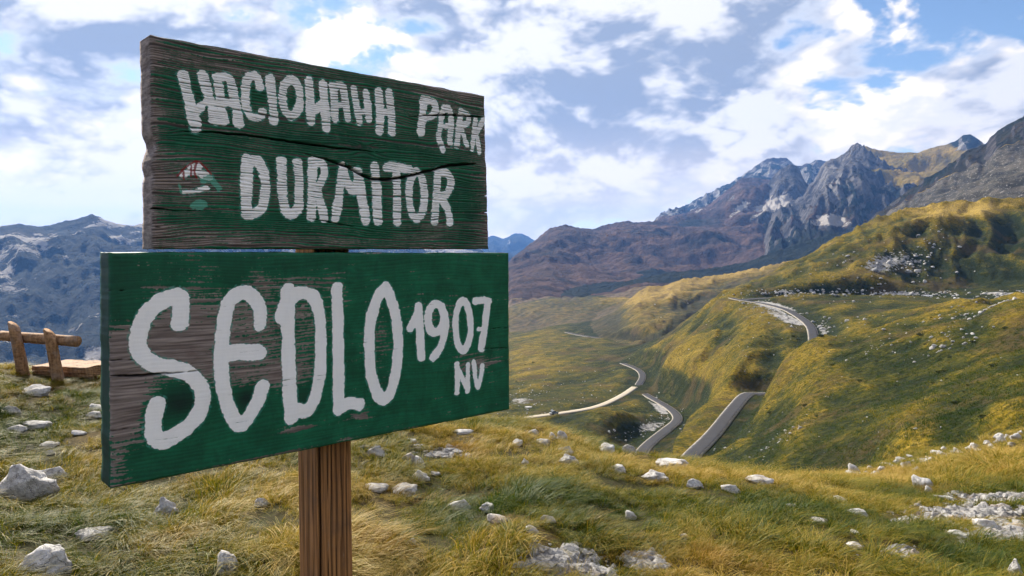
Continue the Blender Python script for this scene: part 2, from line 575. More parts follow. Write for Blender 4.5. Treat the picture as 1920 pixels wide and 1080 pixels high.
def smooth1(a, k):
    ker = np.ones(k) / k
    p = np.vstack([np.repeat(a[:1], k // 2, 0), a, np.repeat(a[-1:], k // 2, 0)])
    return np.stack([np.convolve(p[:, i], ker, 'valid') for i in range(a.shape[1])], 1)


ROADC = {}
for nm, pts in ROADS.items():
    P = catmull([polar(*t) for t in pts], 14)
    P = smooth1(P, 9)
    seg = np.r_[0, np.cumsum(np.linalg.norm(np.diff(P, axis=0), axis=1))]
    nn = max(12, int(seg[-1] / 2.0))
    t = np.linspace(0, seg[-1], nn)
    ROADC[nm] = np.stack([np.interp(t, seg, P[:, i]) for i in range(3)], 1)
ROADW = {'upper': 2.4, 'main': 2.0, 'track': 1.7, 'far': 2.6}


def carve():
    """cut and fill the slope under each road; returns distance to the nearest road"""
    dist = np.full(Zg.shape, 1e3)
    nD = len(AZ_D)
    r0, r1 = np.searchsorted(RR, 120), np.searchsorted(RR, 900)
    for nm, P in ROADC.items():
        hw = ROADW[nm]
        xs = Xg[r0:r1, :nD]; ys = Yg[r0:r1, :nD]
        best = np.full(xs.shape, 1e9); zr = np.zeros(xs.shape)
        for i in range(len(P)):
            x, y, zq = P[i]
            rad = math.hypot(x, y); az = math.atan2(x, y)
            i0 = np.searchsorted(RR, rad - 26) - r0; i1 = np.searchsorted(RR, rad + 26) - r0
            j0 = np.searchsorted(AZ_D, az - 26 / rad); j1 = np.searchsorted(AZ_D, az + 26 / rad)
            i0 = max(i0, 0)
            if i1 <= i0 or j1 <= j0:
                continue
            sl = (slice(i0, i1), slice(j0, j1))
            d2 = (xs[sl] - x) ** 2 + (ys[sl] - y) ** 2
            m = d2 < best[sl]
            best[sl] = np.where(m, d2, best[sl])
            zr[sl] = np.where(m, zq, zr[sl])
        d = np.sqrt(best)
        w = 1 - sstep(d, hw + 2.2, hw + 13)
        Zs = Zg[r0:r1, :nD]
        Zg[r0:r1, :nD] = Zs * (1 - w) + (zr - 0.25) * w
        dist[r0:r1, :nD] = np.minimum(dist[r0:r1, :nD], d - hw)
    return dist


ROADDIST = carve()

PXg, PYg = world_to_pix(Xg[:, :len(AZ_D)], Yg[:, :len(AZ_D)], Zg[:, :len(AZ_D)])


def ground_z(x, y):
    r = np.hypot(x, y); az = np.arctan2(x, y)
    fi = np.interp(r, RR, np.arange(NR)); fj = np.interp(az, AZ_D, np.arange(len(AZ_D)))
    i = np.clip(fi.astype(int) if hasattr(fi, 'astype') else int(fi), 0, NR - 2)
    j = np.clip(fj.astype(int) if hasattr(fj, 'astype') else int(fj), 0, len(AZ_D) - 2)
    a, b = fi - i, fj - j
    return (Zg[i, j] * (1 - a) * (1 - b) + Zg[i + 1, j] * a * (1 - b) + Zg[i, j + 1] * (1 - a) * b + Zg[i + 1, j + 1] * a * b)


def cast(px, py, rmin=2.2, rmax=1e9):
    """first point of the ground seen through a pixel"""
    j = int(np.clip(np.searchsorted(PXC, px), 0, len(AZ_D) - 1))
    i0 = int(np.searchsorted(RR, rmin))
    col = PYg[i0:, j]
    hit = np.nonzero(col <= py)[0]
    i = i0 + (int(hit[0]) if len(hit) else len(col) - 1)
    if RR[i] > rmax:
        i = int(np.searchsorted(RR, rmax))
    if i > i0 and len(hit) and PYg[i - 1, j] > py:
        t = (PYg[i - 1, j] - py) / max(1e-6, PYg[i - 1, j] - PYg[i, j])
        r = RR[i - 1] + (RR[i] - RR[i - 1]) * t
    else:
        r = RR[i]
    az = math.atan((px - 960.0) / (FPX / CP))
    x, y = r * math.sin(az), r * math.cos(az)
    return x, y, float(ground_z(x, y))



# ------------------------------------------------------------------ terrain materials
def new_mat(name):
    m = bpy.data.materials.new(name)
    m.use_nodes = True
    return m, NT(m.node_tree)


def finish(n, color, rough=0.9, normal=None, spec=0.2, **extra):
    b = n.n('ShaderNodeBsdfPrincipled')
    n.set(b, 'Base_Color', color if isinstance(color, bpy.types.NodeSocket) else (tuple(color) + (1,))[:4])
    n.set(b, 'Roughness', rough)
    n.set(b, 'Specular_IOR_Level', spec)
    if normal is not None:
        n.set(b, 'Normal', normal)
    for k, v in extra.items():
        n.set(b, k, v)
    o = n.n('ShaderNodeOutputMaterial')
    n.t.links.new(b.outputs[0], o.inputs[0])
    return b


def bump(n, h, strength, dist, normal=None):
    b = n.n('ShaderNodeBump')
    n.set(b, 'Height', h)
    n.set(b, 'Strength', strength)
    n.set(b, 'Distance', dist)
    if normal is not None:
        n.set(b, 'Normal', normal)
    return b.outputs[0]


def mat_meadow():
    m, n = new_mat('meadow_soil')
    p = n.n('ShaderNodeNewGeometry').outputs['Position']
    a = n.noise(p, 2.2, 6, 0.6)
    f = n.noise(p, 22.0, 5, 0.65)
    g = n.attr('gold')
    c = n.mixc(n.smooth(n.m('ADD', g, n.m('SUBTRACT', a, 0.5)), 0.2, 0.8), (0.030, 0.034, 0.008), (0.090, 0.062, 0.018))
    c = n.mixc(n.smooth(f, 0.35, 0.7), c, (0.035, 0.028, 0.012))
    gr = n.attr('gravel')
    st = n.noise(p, 60.0, 4, 0.7)
    gc = n.mixc(st, (0.10, 0.082, 0.062), (0.30, 0.27, 0.24))
    c = n.mixc(n.smooth(n.m('ADD', gr, n.m('MULTIPLY', n.m('SUBTRACT', f, 0.5), 0.9)), 0.42, 0.58), c, gc)
    nb = bump(n, n.m('ADD', f, n.m('MULTIPLY', st, 0.4)), 0.8, 0.03)
    finish(n, c, 0.95, nb, 0.1)
    return m


def mat_valley():
    m, n = new_mat('alpine_pasture')
    geo = n.n('ShaderNodeNewGeometry')
    p = geo.outputs['Position']
    big = n.noise(p, 0.018, 5, 0.6)
    mid = n.noise(p, 0.11, 6, 0.62)
    fine = n.noise(p, 0.75, 5, 0.7)
    tuft = n.noise(p, 1.3, 4, 0.65)
    gold = n.attr('gold')
    k = n.m('ADD', gold, n.m('MULTIPLY', n.m('SUBTRACT', big, 0.5), 1.3))
    k = n.m('ADD', k, n.m('MULTIPLY', n.m('SUBTRACT', mid, 0.5), 2.0))
    k = n.m('ADD', k, n.m('MULTIPLY', n.m('SUBTRACT', fine, 0.5), 1.9))
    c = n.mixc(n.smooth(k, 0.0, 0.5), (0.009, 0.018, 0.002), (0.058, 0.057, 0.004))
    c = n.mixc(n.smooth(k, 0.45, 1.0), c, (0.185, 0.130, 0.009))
    c = n.mixc(n.smooth(k, 1.0, 1.7), c, (0.40, 0.275, 0.060))  # brightest straw, mixed in to paint the sunlit bands
    c = n.mixc(n.smooth(tuft, 0.42, 0.66, 0.0, 0.7), c, (0.014, 0.019, 0.003))
    c = n.mixc(n.m('MULTIPLY', n.smooth(n.noise(n.vm('ADD', p, (77.0, 13.0, 0.0)), 0.045, 4, 0.65), 0.52, 0.64), 0.65), c, n.mixc(fine, (0.030, 0.024, 0.010), (0.115, 0.075, 0.025)))
    heath = n.attr('heath')
    hc = n.mixc(n.smooth(mid, 0.3, 0.7), (0.050, 0.044, 0.030), (0.155, 0.105, 0.066))
    c = n.mixc(heath, c, hc)
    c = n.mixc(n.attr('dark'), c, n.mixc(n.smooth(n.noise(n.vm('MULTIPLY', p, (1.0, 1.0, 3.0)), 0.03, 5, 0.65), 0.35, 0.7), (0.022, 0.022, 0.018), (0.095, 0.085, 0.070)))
    rock = n.m('ADD', n.attr('rock'), n.m('MULTIPLY', n.m('SUBTRACT', n.noise(p, 0.32, 5, 0.7), 0.5), 1.5))
    rc = n.mixc(n.smooth(fine, 0.3, 0.7), (0.15, 0.15, 0.155), (0.46, 0.45, 0.44))
    c = n.mixc(n.smooth(rock, 0.52, 0.66), c, rc)
    h = n.m('ADD', n.m('MULTIPLY', fine, 1.0), n.m('MULTIPLY', tuft, 0.35))
    nb = bump(n, n.m('ADD', h, n.m('MULTIPLY', mid, 2.5)), 1.0, 1.3)
    finish(n, c, 0.95, nb, 0.1)
    return m


def mat_mountain():
    m, n = new_mat('limestone_mountain')
    geo = n.n('ShaderNodeNewGeometry')
    p = geo.outputs['Position']
    nz = n.n('ShaderNodeSeparateXYZ', Vector=geo.outputs['Normal']).outputs[2]
    big = n.noise(p, 0.0025, 6, 0.62)
    mid = n.noise(p, 0.012, 7, 0.66)
    fine = n.noise(p, 0.05, 5, 0.7)
    strat = n.noise(n.vm('MULTIPLY', p, (1.0, 1.0, 0.16)), 0.022, 6, 0.7)
    heath = n.mixc(n.smooth(mid, 0.32, 0.68), (0.038, 0.031, 0.034), (0.150, 0.094, 0.076))
    green = n.mixc(n.smooth(mid, 0.3, 0.7), (0.009, 0.019, 0.022), (0.026, 0.036, 0.032))  # dark scrub tone; also paints in the cloud shade over the left range
    c = n.mixc(n.smooth(n.m('ADD', n.attr('heath'), n.m('MULTIPLY', n.m('SUBTRACT', big, 0.5), 2.6)), 0.25, 0.85), green, heath)
    gold = n.mixc(n.smooth(mid, 0.35, 0.7), (0.20, 0.155, 0.035), (0.36, 0.25, 0.06))
    c = n.mixc(n.smooth(n.m('ADD', n.attr('gold'), n.m('MULTIPLY', n.m('SUBTRACT', mid, 0.5), 0.6)), 0.4, 0.7), c, gold)
    rk = n.mixc(n.smooth(strat, 0.32, 0.68), (0.085, 0.085, 0.098), (0.40, 0.385, 0.375))
    rk = n.mixc(n.smooth(fine, 0.45, 0.75, 0.0, 0.6), rk, (0.075, 0.078, 0.072))
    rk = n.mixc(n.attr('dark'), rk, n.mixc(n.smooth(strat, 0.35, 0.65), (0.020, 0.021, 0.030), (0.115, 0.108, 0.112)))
    slope = n.smooth(nz, 0.58, 0.88, 0.55, -0.15)
    rock = n.m('ADD', n.attr('rock'), n.m('ADD', slope, n.m('MULTIPLY', n.m('SUBTRACT', n.m('ADD', mid, n.m('MULTIPLY', fine, 0.5)), 0.75), 1.5)))
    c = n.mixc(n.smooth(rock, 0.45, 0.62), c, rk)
    scr = n.m('ADD', n.attr('scree'), n.m('MULTIPLY', n.m('SUBTRACT', n.noise(p, 0.0075, 7, 0.70), 0.5), 2.5))
    c = n.mixc(n.smooth(scr, 0.55, 0.70), c, (0.47, 0.44, 0.415))
    nb = bump(n, n.m('ADD', n.m('MULTIPLY', strat, 1.4), n.m('MULTIPLY', fine, 0.5)), 1.0, 55.0)
    finish(n, c, 0.95, nb, 0.05)
    return m


M_MEADOW, M_VALLEY, M_MOUNT = mat_meadow(), mat_valley(), mat_mountain()


# ------------------------------------------------------------------ terrain masks
def boxblur(z, kr, kc):
    p = np.pad(z, ((kr, kr), (kc, kc)), mode='edge')
    c = np.cumsum(np.cumsum(p, 0), 1)
    c = np.pad(c, ((1, 0), (1, 0)))
    a, b = 2 * kr + 1, 2 * kc + 1
    return (c[a:, b:] - c[:-a, b:] - c[a:, :-b] + c[:-a, :-b]) / (a * b)


nD = len(AZ_D)
curv = (Zg[:, :nD] - boxblur(Zg[:, :nD], 7, 28)) / (0.05 * RR[:, None])
gold = np.full(Zg.shape, 0.42)
gold[:, :nD] = 0.30 + np.clip(curv * 6.5, -0.35, 0.5)
rock = np.zeros(Zg.shape); scree = np.zeros(Zg.shape); heath = np.zeros(Zg.shape); gravel = np.zeros(Zg.shape)
rD = rock[:, :nD]; gD = gold[:, :nD]; sD = scree[:, :nD]; hD = heath[:, :nD]
Rc = np.broadcast_to(RR[:, None], RID.shape)


def spot(arr, px, py, sx, sy, amp, r0, r1, ang=0.0):
    """a patch of ground named by where it lies, bounded in distance"""
    c, s = math.cos(math.radians(ang)), math.sin(math.radians(ang))
    dx, dy = PXg - px, PYg - py
    u, v = dx * c + dy * s, -dx * s + dy * c
    g = np.exp(-(u / sx) ** 2 - (v / sy) ** 2) * ((Rc > r0) & (Rc < r1))
    arr += amp * g


# meadow: drier towards the front right, greener hollows
gD += np.where(Rc < 42, fbm(Xg[:, :nD] / 2.2, Yg[:, :nD] / 2.2, 3, 120) * 0.5, 0)
# pasture
spot(gD, 1330, 520, 170, 20, 1.5, 700, 1300, -14)  # sunlight along the spur ridge, painted in as straw colour
spot(gD, 1230, 540, 60, 16, 1.0, 700, 1300, -14)  # lower end of the ridge, same painted sunlight
spot(gD, 1800, 395, 100, 12, 1.6, 400, 1000, -4)  # sunlit patch near the hill crest, put into the grass colour
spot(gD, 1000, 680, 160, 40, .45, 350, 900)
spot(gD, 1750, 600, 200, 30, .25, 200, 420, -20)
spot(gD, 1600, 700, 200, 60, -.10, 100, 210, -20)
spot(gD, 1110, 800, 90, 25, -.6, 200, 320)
spot(hD, 1010, 620, 220, 60, .55, 900, 1400)
hD += np.where(RID == 2, 0.8, 0) * (Rc < 1400)
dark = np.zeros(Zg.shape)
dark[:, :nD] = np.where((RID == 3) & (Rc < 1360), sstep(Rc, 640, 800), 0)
rD += np.where((RID == 3) & (Rc < 1360), 0.16, 0)
hD += np.where(RID == 1, 0.25, 0)
for t in [(1690, 488, 60, 26, .62, 430, 700), (1640, 500, 30, 18, .5, 430, 700), (1480, 600, 60, 9, .85, 330, 440, 22), (1450, 572, 40, 7, .8, 380, 450, 12),
          (1545, 620, 14, 18, .5, 280, 340), (1240, 768, 26, 10, .8, 300, 360, 40), (1215, 800, 26, 10, .8, 235, 330, -15), (1880, 545, 60, 12, .9, 395, 460),
          (1500, 548, 80, 7, .8, 445, 500), (1690, 549, 70, 6, .8, 455, 500), (1790, 640, 24, 14, .6, 190, 300), (1850, 590, 50, 12, .5, 200, 330),
          (975, 752, 30, 14, .6, 330, 420), (1060, 592, 120, 14, .25, 900, 1400),
          (1640, 655, 60, 10, .45, 190, 300), (1460, 830, 22, 8, .5, 110, 160, -30)]:
    spot(rD, *t)
rD += np.clip(-np.abs(ROADDIST[:, :nD] - 2.0) * 0.25 + 0.50, 0, 1) * (0.5 + 0.5 * fbm(Xg[:, :nD] / 25, Yg[:, :nD] / 25, 3, 140))
# mountains
h01 = RELH
for k, rk, hh in ((3, .25, .15), (4, -.35, 0), (5, .38, .3), (6, .36, .4), (7, -.15, 1.0), (8, .55, .3), (9, -.25, .85), (10, -.16, .1), (11, .1, .1)):
    rD += np.where(RID == k, rk, 0)
    hD += np.where(RID == k, hh, 0)
rD += np.where((RID == 5) | (RID == 6), (h01 - 0.52) * 1.1, 0)
gD[Rc > 1350] = 0.0
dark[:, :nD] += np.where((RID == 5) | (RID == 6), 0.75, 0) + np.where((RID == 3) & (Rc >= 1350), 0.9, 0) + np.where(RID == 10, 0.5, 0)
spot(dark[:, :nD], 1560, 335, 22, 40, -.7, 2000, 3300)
gD += np.where(RID == 4, 0.85, 0)
sD += np.where(RID == 10, 0.40 + 0.75 * fbm(Xg[:, :nD] / 420, Yg[:, :nD] / 900, 4, 150), 0)
for t in [(1455, 382, 50, 16, 1.0, 2400, 3900, -22), (1385, 392, 34, 10, .7, 2500, 5000, -30), (1560, 415, 38, 14, 1.0, 1500, 3000), (1310, 395, 26, 8, .5, 3000, 5200, -25)]:
    spot(sD, *t)
spot(rD, 1810, 265, 28, 16, .95, 3000, 4200)
spot(gD, 1810, 265, 28, 16, -.9, 3000, 4200)
spot(rD, 1606, 278, 22, 12, .6, 2500, 4200)

# bare stony ground in the meadow
GRAVEL = [(1045, 1052, 55, 20), (1095, 1075, 40, 14), (1215, 1052, 28, 14), (1835, 962, 95, 13), (1895, 1000, 70, 17), (1745, 975, 45, 7), (1870, 932, 80, 8),
          (830, 850, 36, 9), (700, 848, 16, 8), (1690, 1035, 40, 10)]
gv = gravel[:, :nD]
for (px, py, sx, sy) in GRAVEL:
    spot(gv, px, py, sx, sy, 0.95, 2.0, 16)
GRAV = np.clip(gv, 0, 1)


def sheet(name, i0, i1, mat, attrs):
    V = np.stack([Xg[i0:i1], Yg[i0:i1], Zg[i0:i1]], -1).reshape(-1, 3)
    me = mesh_np(name, V, grid_quads(i1 - i0, NA, True)[:, ::-1])
    for nm, a in attrs:
        add_attr(me, nm, a[i0:i1])
    o = link(name, me, mat)
    tag(o, kind='structure')
    return o


tag(sheet('meadow_ground', 0, I1, M_MEADOW, (('gold', gold), ('gravel', gravel))), 'grassy knoll with stones around the wooden signpost')
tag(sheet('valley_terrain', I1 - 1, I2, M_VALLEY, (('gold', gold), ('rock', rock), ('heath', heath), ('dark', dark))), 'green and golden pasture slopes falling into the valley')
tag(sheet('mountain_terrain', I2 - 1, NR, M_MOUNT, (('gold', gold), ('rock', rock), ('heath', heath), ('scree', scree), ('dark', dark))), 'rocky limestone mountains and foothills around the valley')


# ------------------------------------------------------------------ roads
def mat_asphalt():
    m, n = new_mat('worn_asphalt')
    p = n.n('ShaderNodeNewGeometry').outputs['Position']
    c = n.mixc(n.noise(p, 0.4, 5, 0.6), (0.036, 0.037, 0.042), (0.064, 0.064, 0.070))
    e = n.attr('edge')
    c = n.mixc(n.smooth(n.m('ADD', e, n.m('MULTIPLY', n.m('SUBTRACT', n.noise(p, 0.8, 4, 0.7), 0.5), 0.5)), 0.72, 0.95), c, (0.26, 0.24, 0.21))
    finish(n, c, 0.8, bump(n, n.noise(p, 8.0, 4, 0.6), 0.3, 0.03), 0.05)
    return m


def mat_track():
    m, n = new_mat('pale_gravel_track')
    p = n.n('ShaderNodeNewGeometry').outputs['Position']
    c = n.mixc(n.noise(p, 0.7, 5, 0.65), (0.27, 0.23, 0.175), (0.50, 0.45, 0.37))
    e = n.attr('edge')
    c = n.mixc(n.smooth(n.m('ADD', n.m('SUBTRACT', 0.45, n.m('ABSOLUTE', n.m('SUBTRACT', e, 0.05))), n.m('MULTIPLY', n.m('SUBTRACT', n.noise(p, 0.5, 4, 0.7), 0.5), 0.6)), 0.45, 0.6), c, (0.15, 0.125, 0.05))
    finish(n, c, 0.95, bump(n, n.noise(p, 5.0, 4, 0.6), 0.4, 0.05), 0.1)
    return m


M_ASPH, M_TRACK = mat_asphalt(), mat_track()


def road(name, key, mat, label, lift):
    P = ROADC[key]; hw = ROADW[key]
    T = np.gradient(P[:, :2], axis=0)
    T /= np.linalg.norm(T, axis=1)[:, None]
    N = np.stack([-T[:, 1], T[:, 0]], 1)
    offs = np.array([-1.0, -0.96, -0.5, 0.0, 0.5, 0.96, 1.0])
    wob = 1 + 0.05 * fbm(np.arange(len(P)) / 9.0, np.zeros(len(P)), 3, 5)
    V, E = [], []
    for k, o in enumerate(offs):
        zz = P[:, 2] + lift + (-0.35 if abs(o) == 1.0 else 0.03 * (1 - abs(o)))
        V.append(np.stack([P[:, 0] + N[:, 0] * o * hw * wob, P[:, 1] + N[:, 1] * o * hw * wob, zz], 1))
        E.append(np.full(len(P), abs(o)))
    V = np.stack(V, 1).reshape(-1, 3)
    me = mesh_np(name, V, grid_quads(len(P), len(offs)))
    add_attr(me, 'edge', np.stack(E, 1))
    return tag(link(name, me, mat), label, kind='structure')


road('road', 'main', M_ASPH, 'grey asphalt road winding down the slopes in bends', 0.06)
road('road', 'upper', M_ASPH, 'thin grey road running level across the hillside below the rocks', 0.055)
road('track', 'track', M_TRACK, 'pale gravel track leaving the asphalt road across the valley floor', 0.05)
road('road', 'far', M_ASPH, 'narrow distant road below the shaded spur', 0.06)

# ------------------------------------------------------------------ air
def haze():
    m, n = new_mat('mountain_air')
    v = n.n('ShaderNodeVolumePrincipled')
    n.set(v, 'Color', (0.17, 0.40, 1.0, 1))
    n.set(v, 'Density', 6.2e-5)
    n.set(v, 'Anisotropy', 0.2)
    o = n.n('ShaderNodeOutputMaterial')
    n.t.links.new(v.outputs[0], o.inputs['Volume'])
    zlo, zhi = float(Zg.min()) - 1.0, float(Zg.max()) + 5.0
    bm = bmesh.new()
    bmesh.ops.create_cube(bm, size=1.0)
    for q in bm.verts:
        q.co = Vector((q.co.x * 23000, q.co.y * 23000, zlo if q.co.z < 0 else zhi))
    me = bpy.data.meshes.new('haze')
    bm.to_mesh(me); bm.free()
    tag(link('haze', me, m), 'thin blue mountain air over the valley', kind='stuff')


haze()

# ------------------------------------------------------------------ the signpost
E_S = Vector((0.7335, 0.6797, 0.0)).normalized()         # along the boards, away to the right
N_S = Vector((E_S.y, -E_S.x, 0.0))                         # out of the painted face
P_S = Vector(((207 - 960) / FPX * 1.5, 1.5, 0.0))          # plan position of the lower board's near corner


def to_board(px, py):
    d = pix_dir(px, py)
    C = Vector((0, 0, CAMZ))
    t = (P_S - C).dot(N_S) / d.dot(N_S)
    p = C + d * t
    return (p - P_S).dot(E_S), p.z


Z1 = lambda x, y: (240 + x * 0.40745, 40 + y * 0.40745)
Z2 = lambda x, y: (170 + x * 0.44444, 450 + y * 0.44444)


def ell(cx, cy, rx, ry, n=14):
    return [(cx + rx * math.sin(2 * math.pi * i / n), cy - ry * math.cos(2 * math.pi * i / n)) for i in range(n + 1)]


TOP_LETTERS = [
    # NACIONALNI
    ([(256, 250), (285, 380), (312, 490)], 52), ([(300, 425), (345, 385), (380, 350)], 38), ([(342, 250), (372, 340), (402, 455)], 48),
    ([(415, 265), (425, 360), (442, 455)], 44), ([(415, 262), (455, 255), (480, 300), (512, 470)], 44), ([(438, 375), (492, 378)], 36),
    ([(608, 300), (595, 255), (562, 252), (540, 300), (545, 390), (570, 438), (605, 440), (622, 415)], 40),
    ([(652, 262), (664, 360), (672, 455)], 42), (ell(752, 352, 40, 84), 38),
    ([(832, 275), (845, 460)], 42), ([(846, 425), (875, 395), (905, 360)], 32), ([(898, 290), (908, 400), (914, 490)], 42),
    ([(945, 300), (956, 450)], 36), ([(942, 298), (985, 296), (1000, 350), (1012, 445)], 34), ([(955, 385), (1000, 385)], 24),
    ([(1040, 312), (1056, 400), (1068, 465)], 34), ([(1056, 420), (1104, 412)], 28), ([(1098, 332), (1108, 450)], 34),
    ([(1155, 325), (1160, 410), (1158, 500)], 40), ([(1160, 418), (1208, 415)], 30), ([(1202, 332), (1212, 420), (1214, 508)], 38),
    # PARK
    ([(1362, 362), (1355, 440), (1348, 512)], 36), ([(1355, 372), (1398, 366), (1416, 405), (1390, 440), (1358, 448)], 32),
    ([(1452, 398), (1440, 480), (1432, 535), (1450, 592)], 26), ([(1455, 402), (1482, 410), (1488, 470), (1482, 560)], 30), ([(1445, 482), (1482, 482)], 24),
    ([(1532, 412), (1522, 500), (1512, 570)], 28), ([(1532, 415), (1566, 432), (1562, 468), (1528, 484)], 26), ([(1535, 488), (1562, 575)], 24),
    ([(1600, 455), (1585, 590)], 22), ([(1638, 448), (1605, 520)], 24), ([(1605, 520), (1618, 600)], 22),
    # DURMITOR
    ([(548, 635), (545, 760), (545, 885)], 54), ([(550, 635), (605, 650), (632, 740), (620, 850), (575, 885), (540, 885)], 46),
    ([(706, 645), (710, 780), (728, 870), (760, 885), (784, 850), (788, 760), (780, 650)], 44),
    ([(850, 645), (848, 770), (845, 900)], 42), ([(852, 655), (892, 652), (908, 700), (880, 755), (850, 768)], 36), ([(865, 772), (888, 840), (902, 905)], 40),
    ([(990, 670), (975, 780), (955, 910)], 42), ([(992, 690), (1025, 770), (1048, 770), (1062, 700)], 40), ([(1058, 690), (1075, 800), (1096, 915)], 46),
    ([(1136, 670), (1146, 790), (1150, 915)], 46), ([(1188, 672), (1240, 668), (1296, 684)], 38), ([(1236, 685), (1240, 800), (1238, 925)], 40),
    (ell(1330, 800, 36, 106), 36),
    ([(1428, 690), (1420, 800), (1412, 922)], 36), ([(1430, 695), (1472, 702), (1488, 745), (1465, 795), (1428, 808)], 34), ([(1440, 815), (1470, 860), (1484, 925)], 36),
    # what is left of the emblem
    ([(250, 708), (300, 690), (340, 700), (370, 715)], 34), ([(290, 672), (325, 668)], 34), ([(255, 785), (310, 782), (365, 770)], 20),
]
TOP_RED = [([(228, 712), (262, 675), (316, 643), (352, 668), (384, 704)], 9), ([(256, 690), (258, 726)], 9), ([(318, 646), (306, 690), (318, 720)], 10),
           ([(292, 665), (290, 712)], 8)]
TOP_TEAL = [([(300, 850), (325, 832), (352, 842), (325, 858)], 26), ([(345, 735), (378, 720), (408, 755), (420, 768)], 26), ([(235, 745), (245, 790)], 10)]
LOW_LETTERS = [
    ([(375, 350), (384, 285), (376, 238), (335, 242), (275, 275), (225, 335), (198, 410), (208, 470), (255, 515), (330, 540), (405, 560), (455, 605),
      (474, 665), (455, 735), (400, 795), (330, 838), (280, 842), (262, 790), (280, 692)], 70),
    ([(714, 355), (712, 290), (680, 235), (640, 222), (595, 250), (565, 330), (553, 450), (556, 590), (580, 710), (618, 775), (650, 770), (700, 690), (728, 620)], 62),
    ([(570, 480), (640, 475), (712, 475)], 66),
    ([(832, 212), (834, 400), (838, 600), (846, 750)], 60), ([(800, 325), (830, 262), (885, 222), (938, 240), (966, 320), (972, 430), (966, 570), (940, 680), (905, 722), (870, 715)], 52),
    ([(1038, 205), (1044, 400), (1046, 560), (1046, 715)], 50), ([(1046, 712), (1090, 690), (1135, 695)], 50),
    ([(1242, 200), (1205, 255), (1180, 350), (1174, 450), (1186, 570), (1214, 655), (1242, 672), (1270, 630), (1290, 530), (1298, 420), (1286, 310), (1262, 235), (1242, 200)], 46),
    ([(1384, 282), (1390, 380), (1394, 492)], 38), ([(1350, 372), (1372, 320), (1385, 285)], 32),
    ([(1492, 318), (1475, 278), (1445, 275), (1424, 315), (1426, 365), (1452, 390), (1482, 365), (1494, 315), (1496, 370), (1478, 445), (1445, 498)], 34),
    (ell(1570, 362, 32, 102), 30),
    ([(1622, 258), (1650, 254), (1682, 258)], 26), ([(1674, 262), (1664, 360), (1648, 455)], 32), ([(1636, 376), (1668, 378)], 18),
    ([(1546, 524), (1546, 640)], 24), ([(1548, 535), (1572, 590), (1588, 625)], 20), ([(1592, 528), (1590, 635)], 22),
    ([(1616, 515), (1624, 580), (1634, 622)], 20), ([(1634, 620), (1648, 575), (1654, 530)], 20),
]


def stroke_board(strokes, zf):
    """strokes -> list of (polyline in board metres, half width)"""
    out = []
    for pts, w in strokes:
        P = np.array([to_board(*zf(*p)) for p in pts])
        Q = catmull(P, 8) if len(P) > 2 else catmull(np.vstack([P[0], (P[0] + P[1]) / 2, P[1]]), 8)
        x, y = pts[len(pts) // 2]
        a = np.array(to_board(*zf(x - w / 2, y))); b = np.array(to_board(*zf(x + w / 2, y)))
        c = np.array(to_board(*zf(x, y - w / 2))); d = np.array(to_board(*zf(x, y + w / 2)))
        hw = 0.25 * (np.linalg.norm(a - b) + np.linalg.norm(c - d))
        out.append((Q, hw))
    return out


def sdf(strokes, Sg, Tg, reach=0.05):
    """signed distance (m) of board points to the painted strokes, negative inside"""
    out = np.full(Sg.shape, reach)
    for Q, hw in strokes:
        lo, hi = Q.min(0) - hw - reach, Q.max(0) + hw + reach
        m = (Sg > lo[0]) & (Sg < hi[0]) & (Tg > lo[1]) & (Tg < hi[1])
        if not m.any():
            continue
        x, y = Sg[m], Tg[m]
        best = np.full(x.shape, 1e9)
        for i in range(len(Q) - 1):
            a, b = Q[i], Q[i + 1]
            d = b - a
            L = max(1e-12, float(d @ d))
            t = np.clip(((x - a[0]) * d[0] + (y - a[1]) * d[1]) / L, 0, 1)
            best = np.minimum(best, (x - a[0] - t * d[0]) ** 2 + (y - a[1] - t * d[1]) ** 2)
        out[m] = np.minimum(out[m], np.sqrt(best) - hw)
    return out


def blob_field(blobs, zf, Sg, Tg):
    """sum of soft patches given in photo coordinates"""
    f = np.zeros(Sg.shape)
    for (x, y, rx, ry, amp) in blobs:
        c = np.array(to_board(*zf(x, y)))
        ax = abs(to_board(*zf(x + rx, y))[0] - c[0]); ay = abs(to_board(*zf(x, y + ry))[1] - c[1])
        f += amp * np.exp(-((Sg - c[0]) / ax) ** 2 - ((Tg - c[1]) / ay) ** 2)
    return f


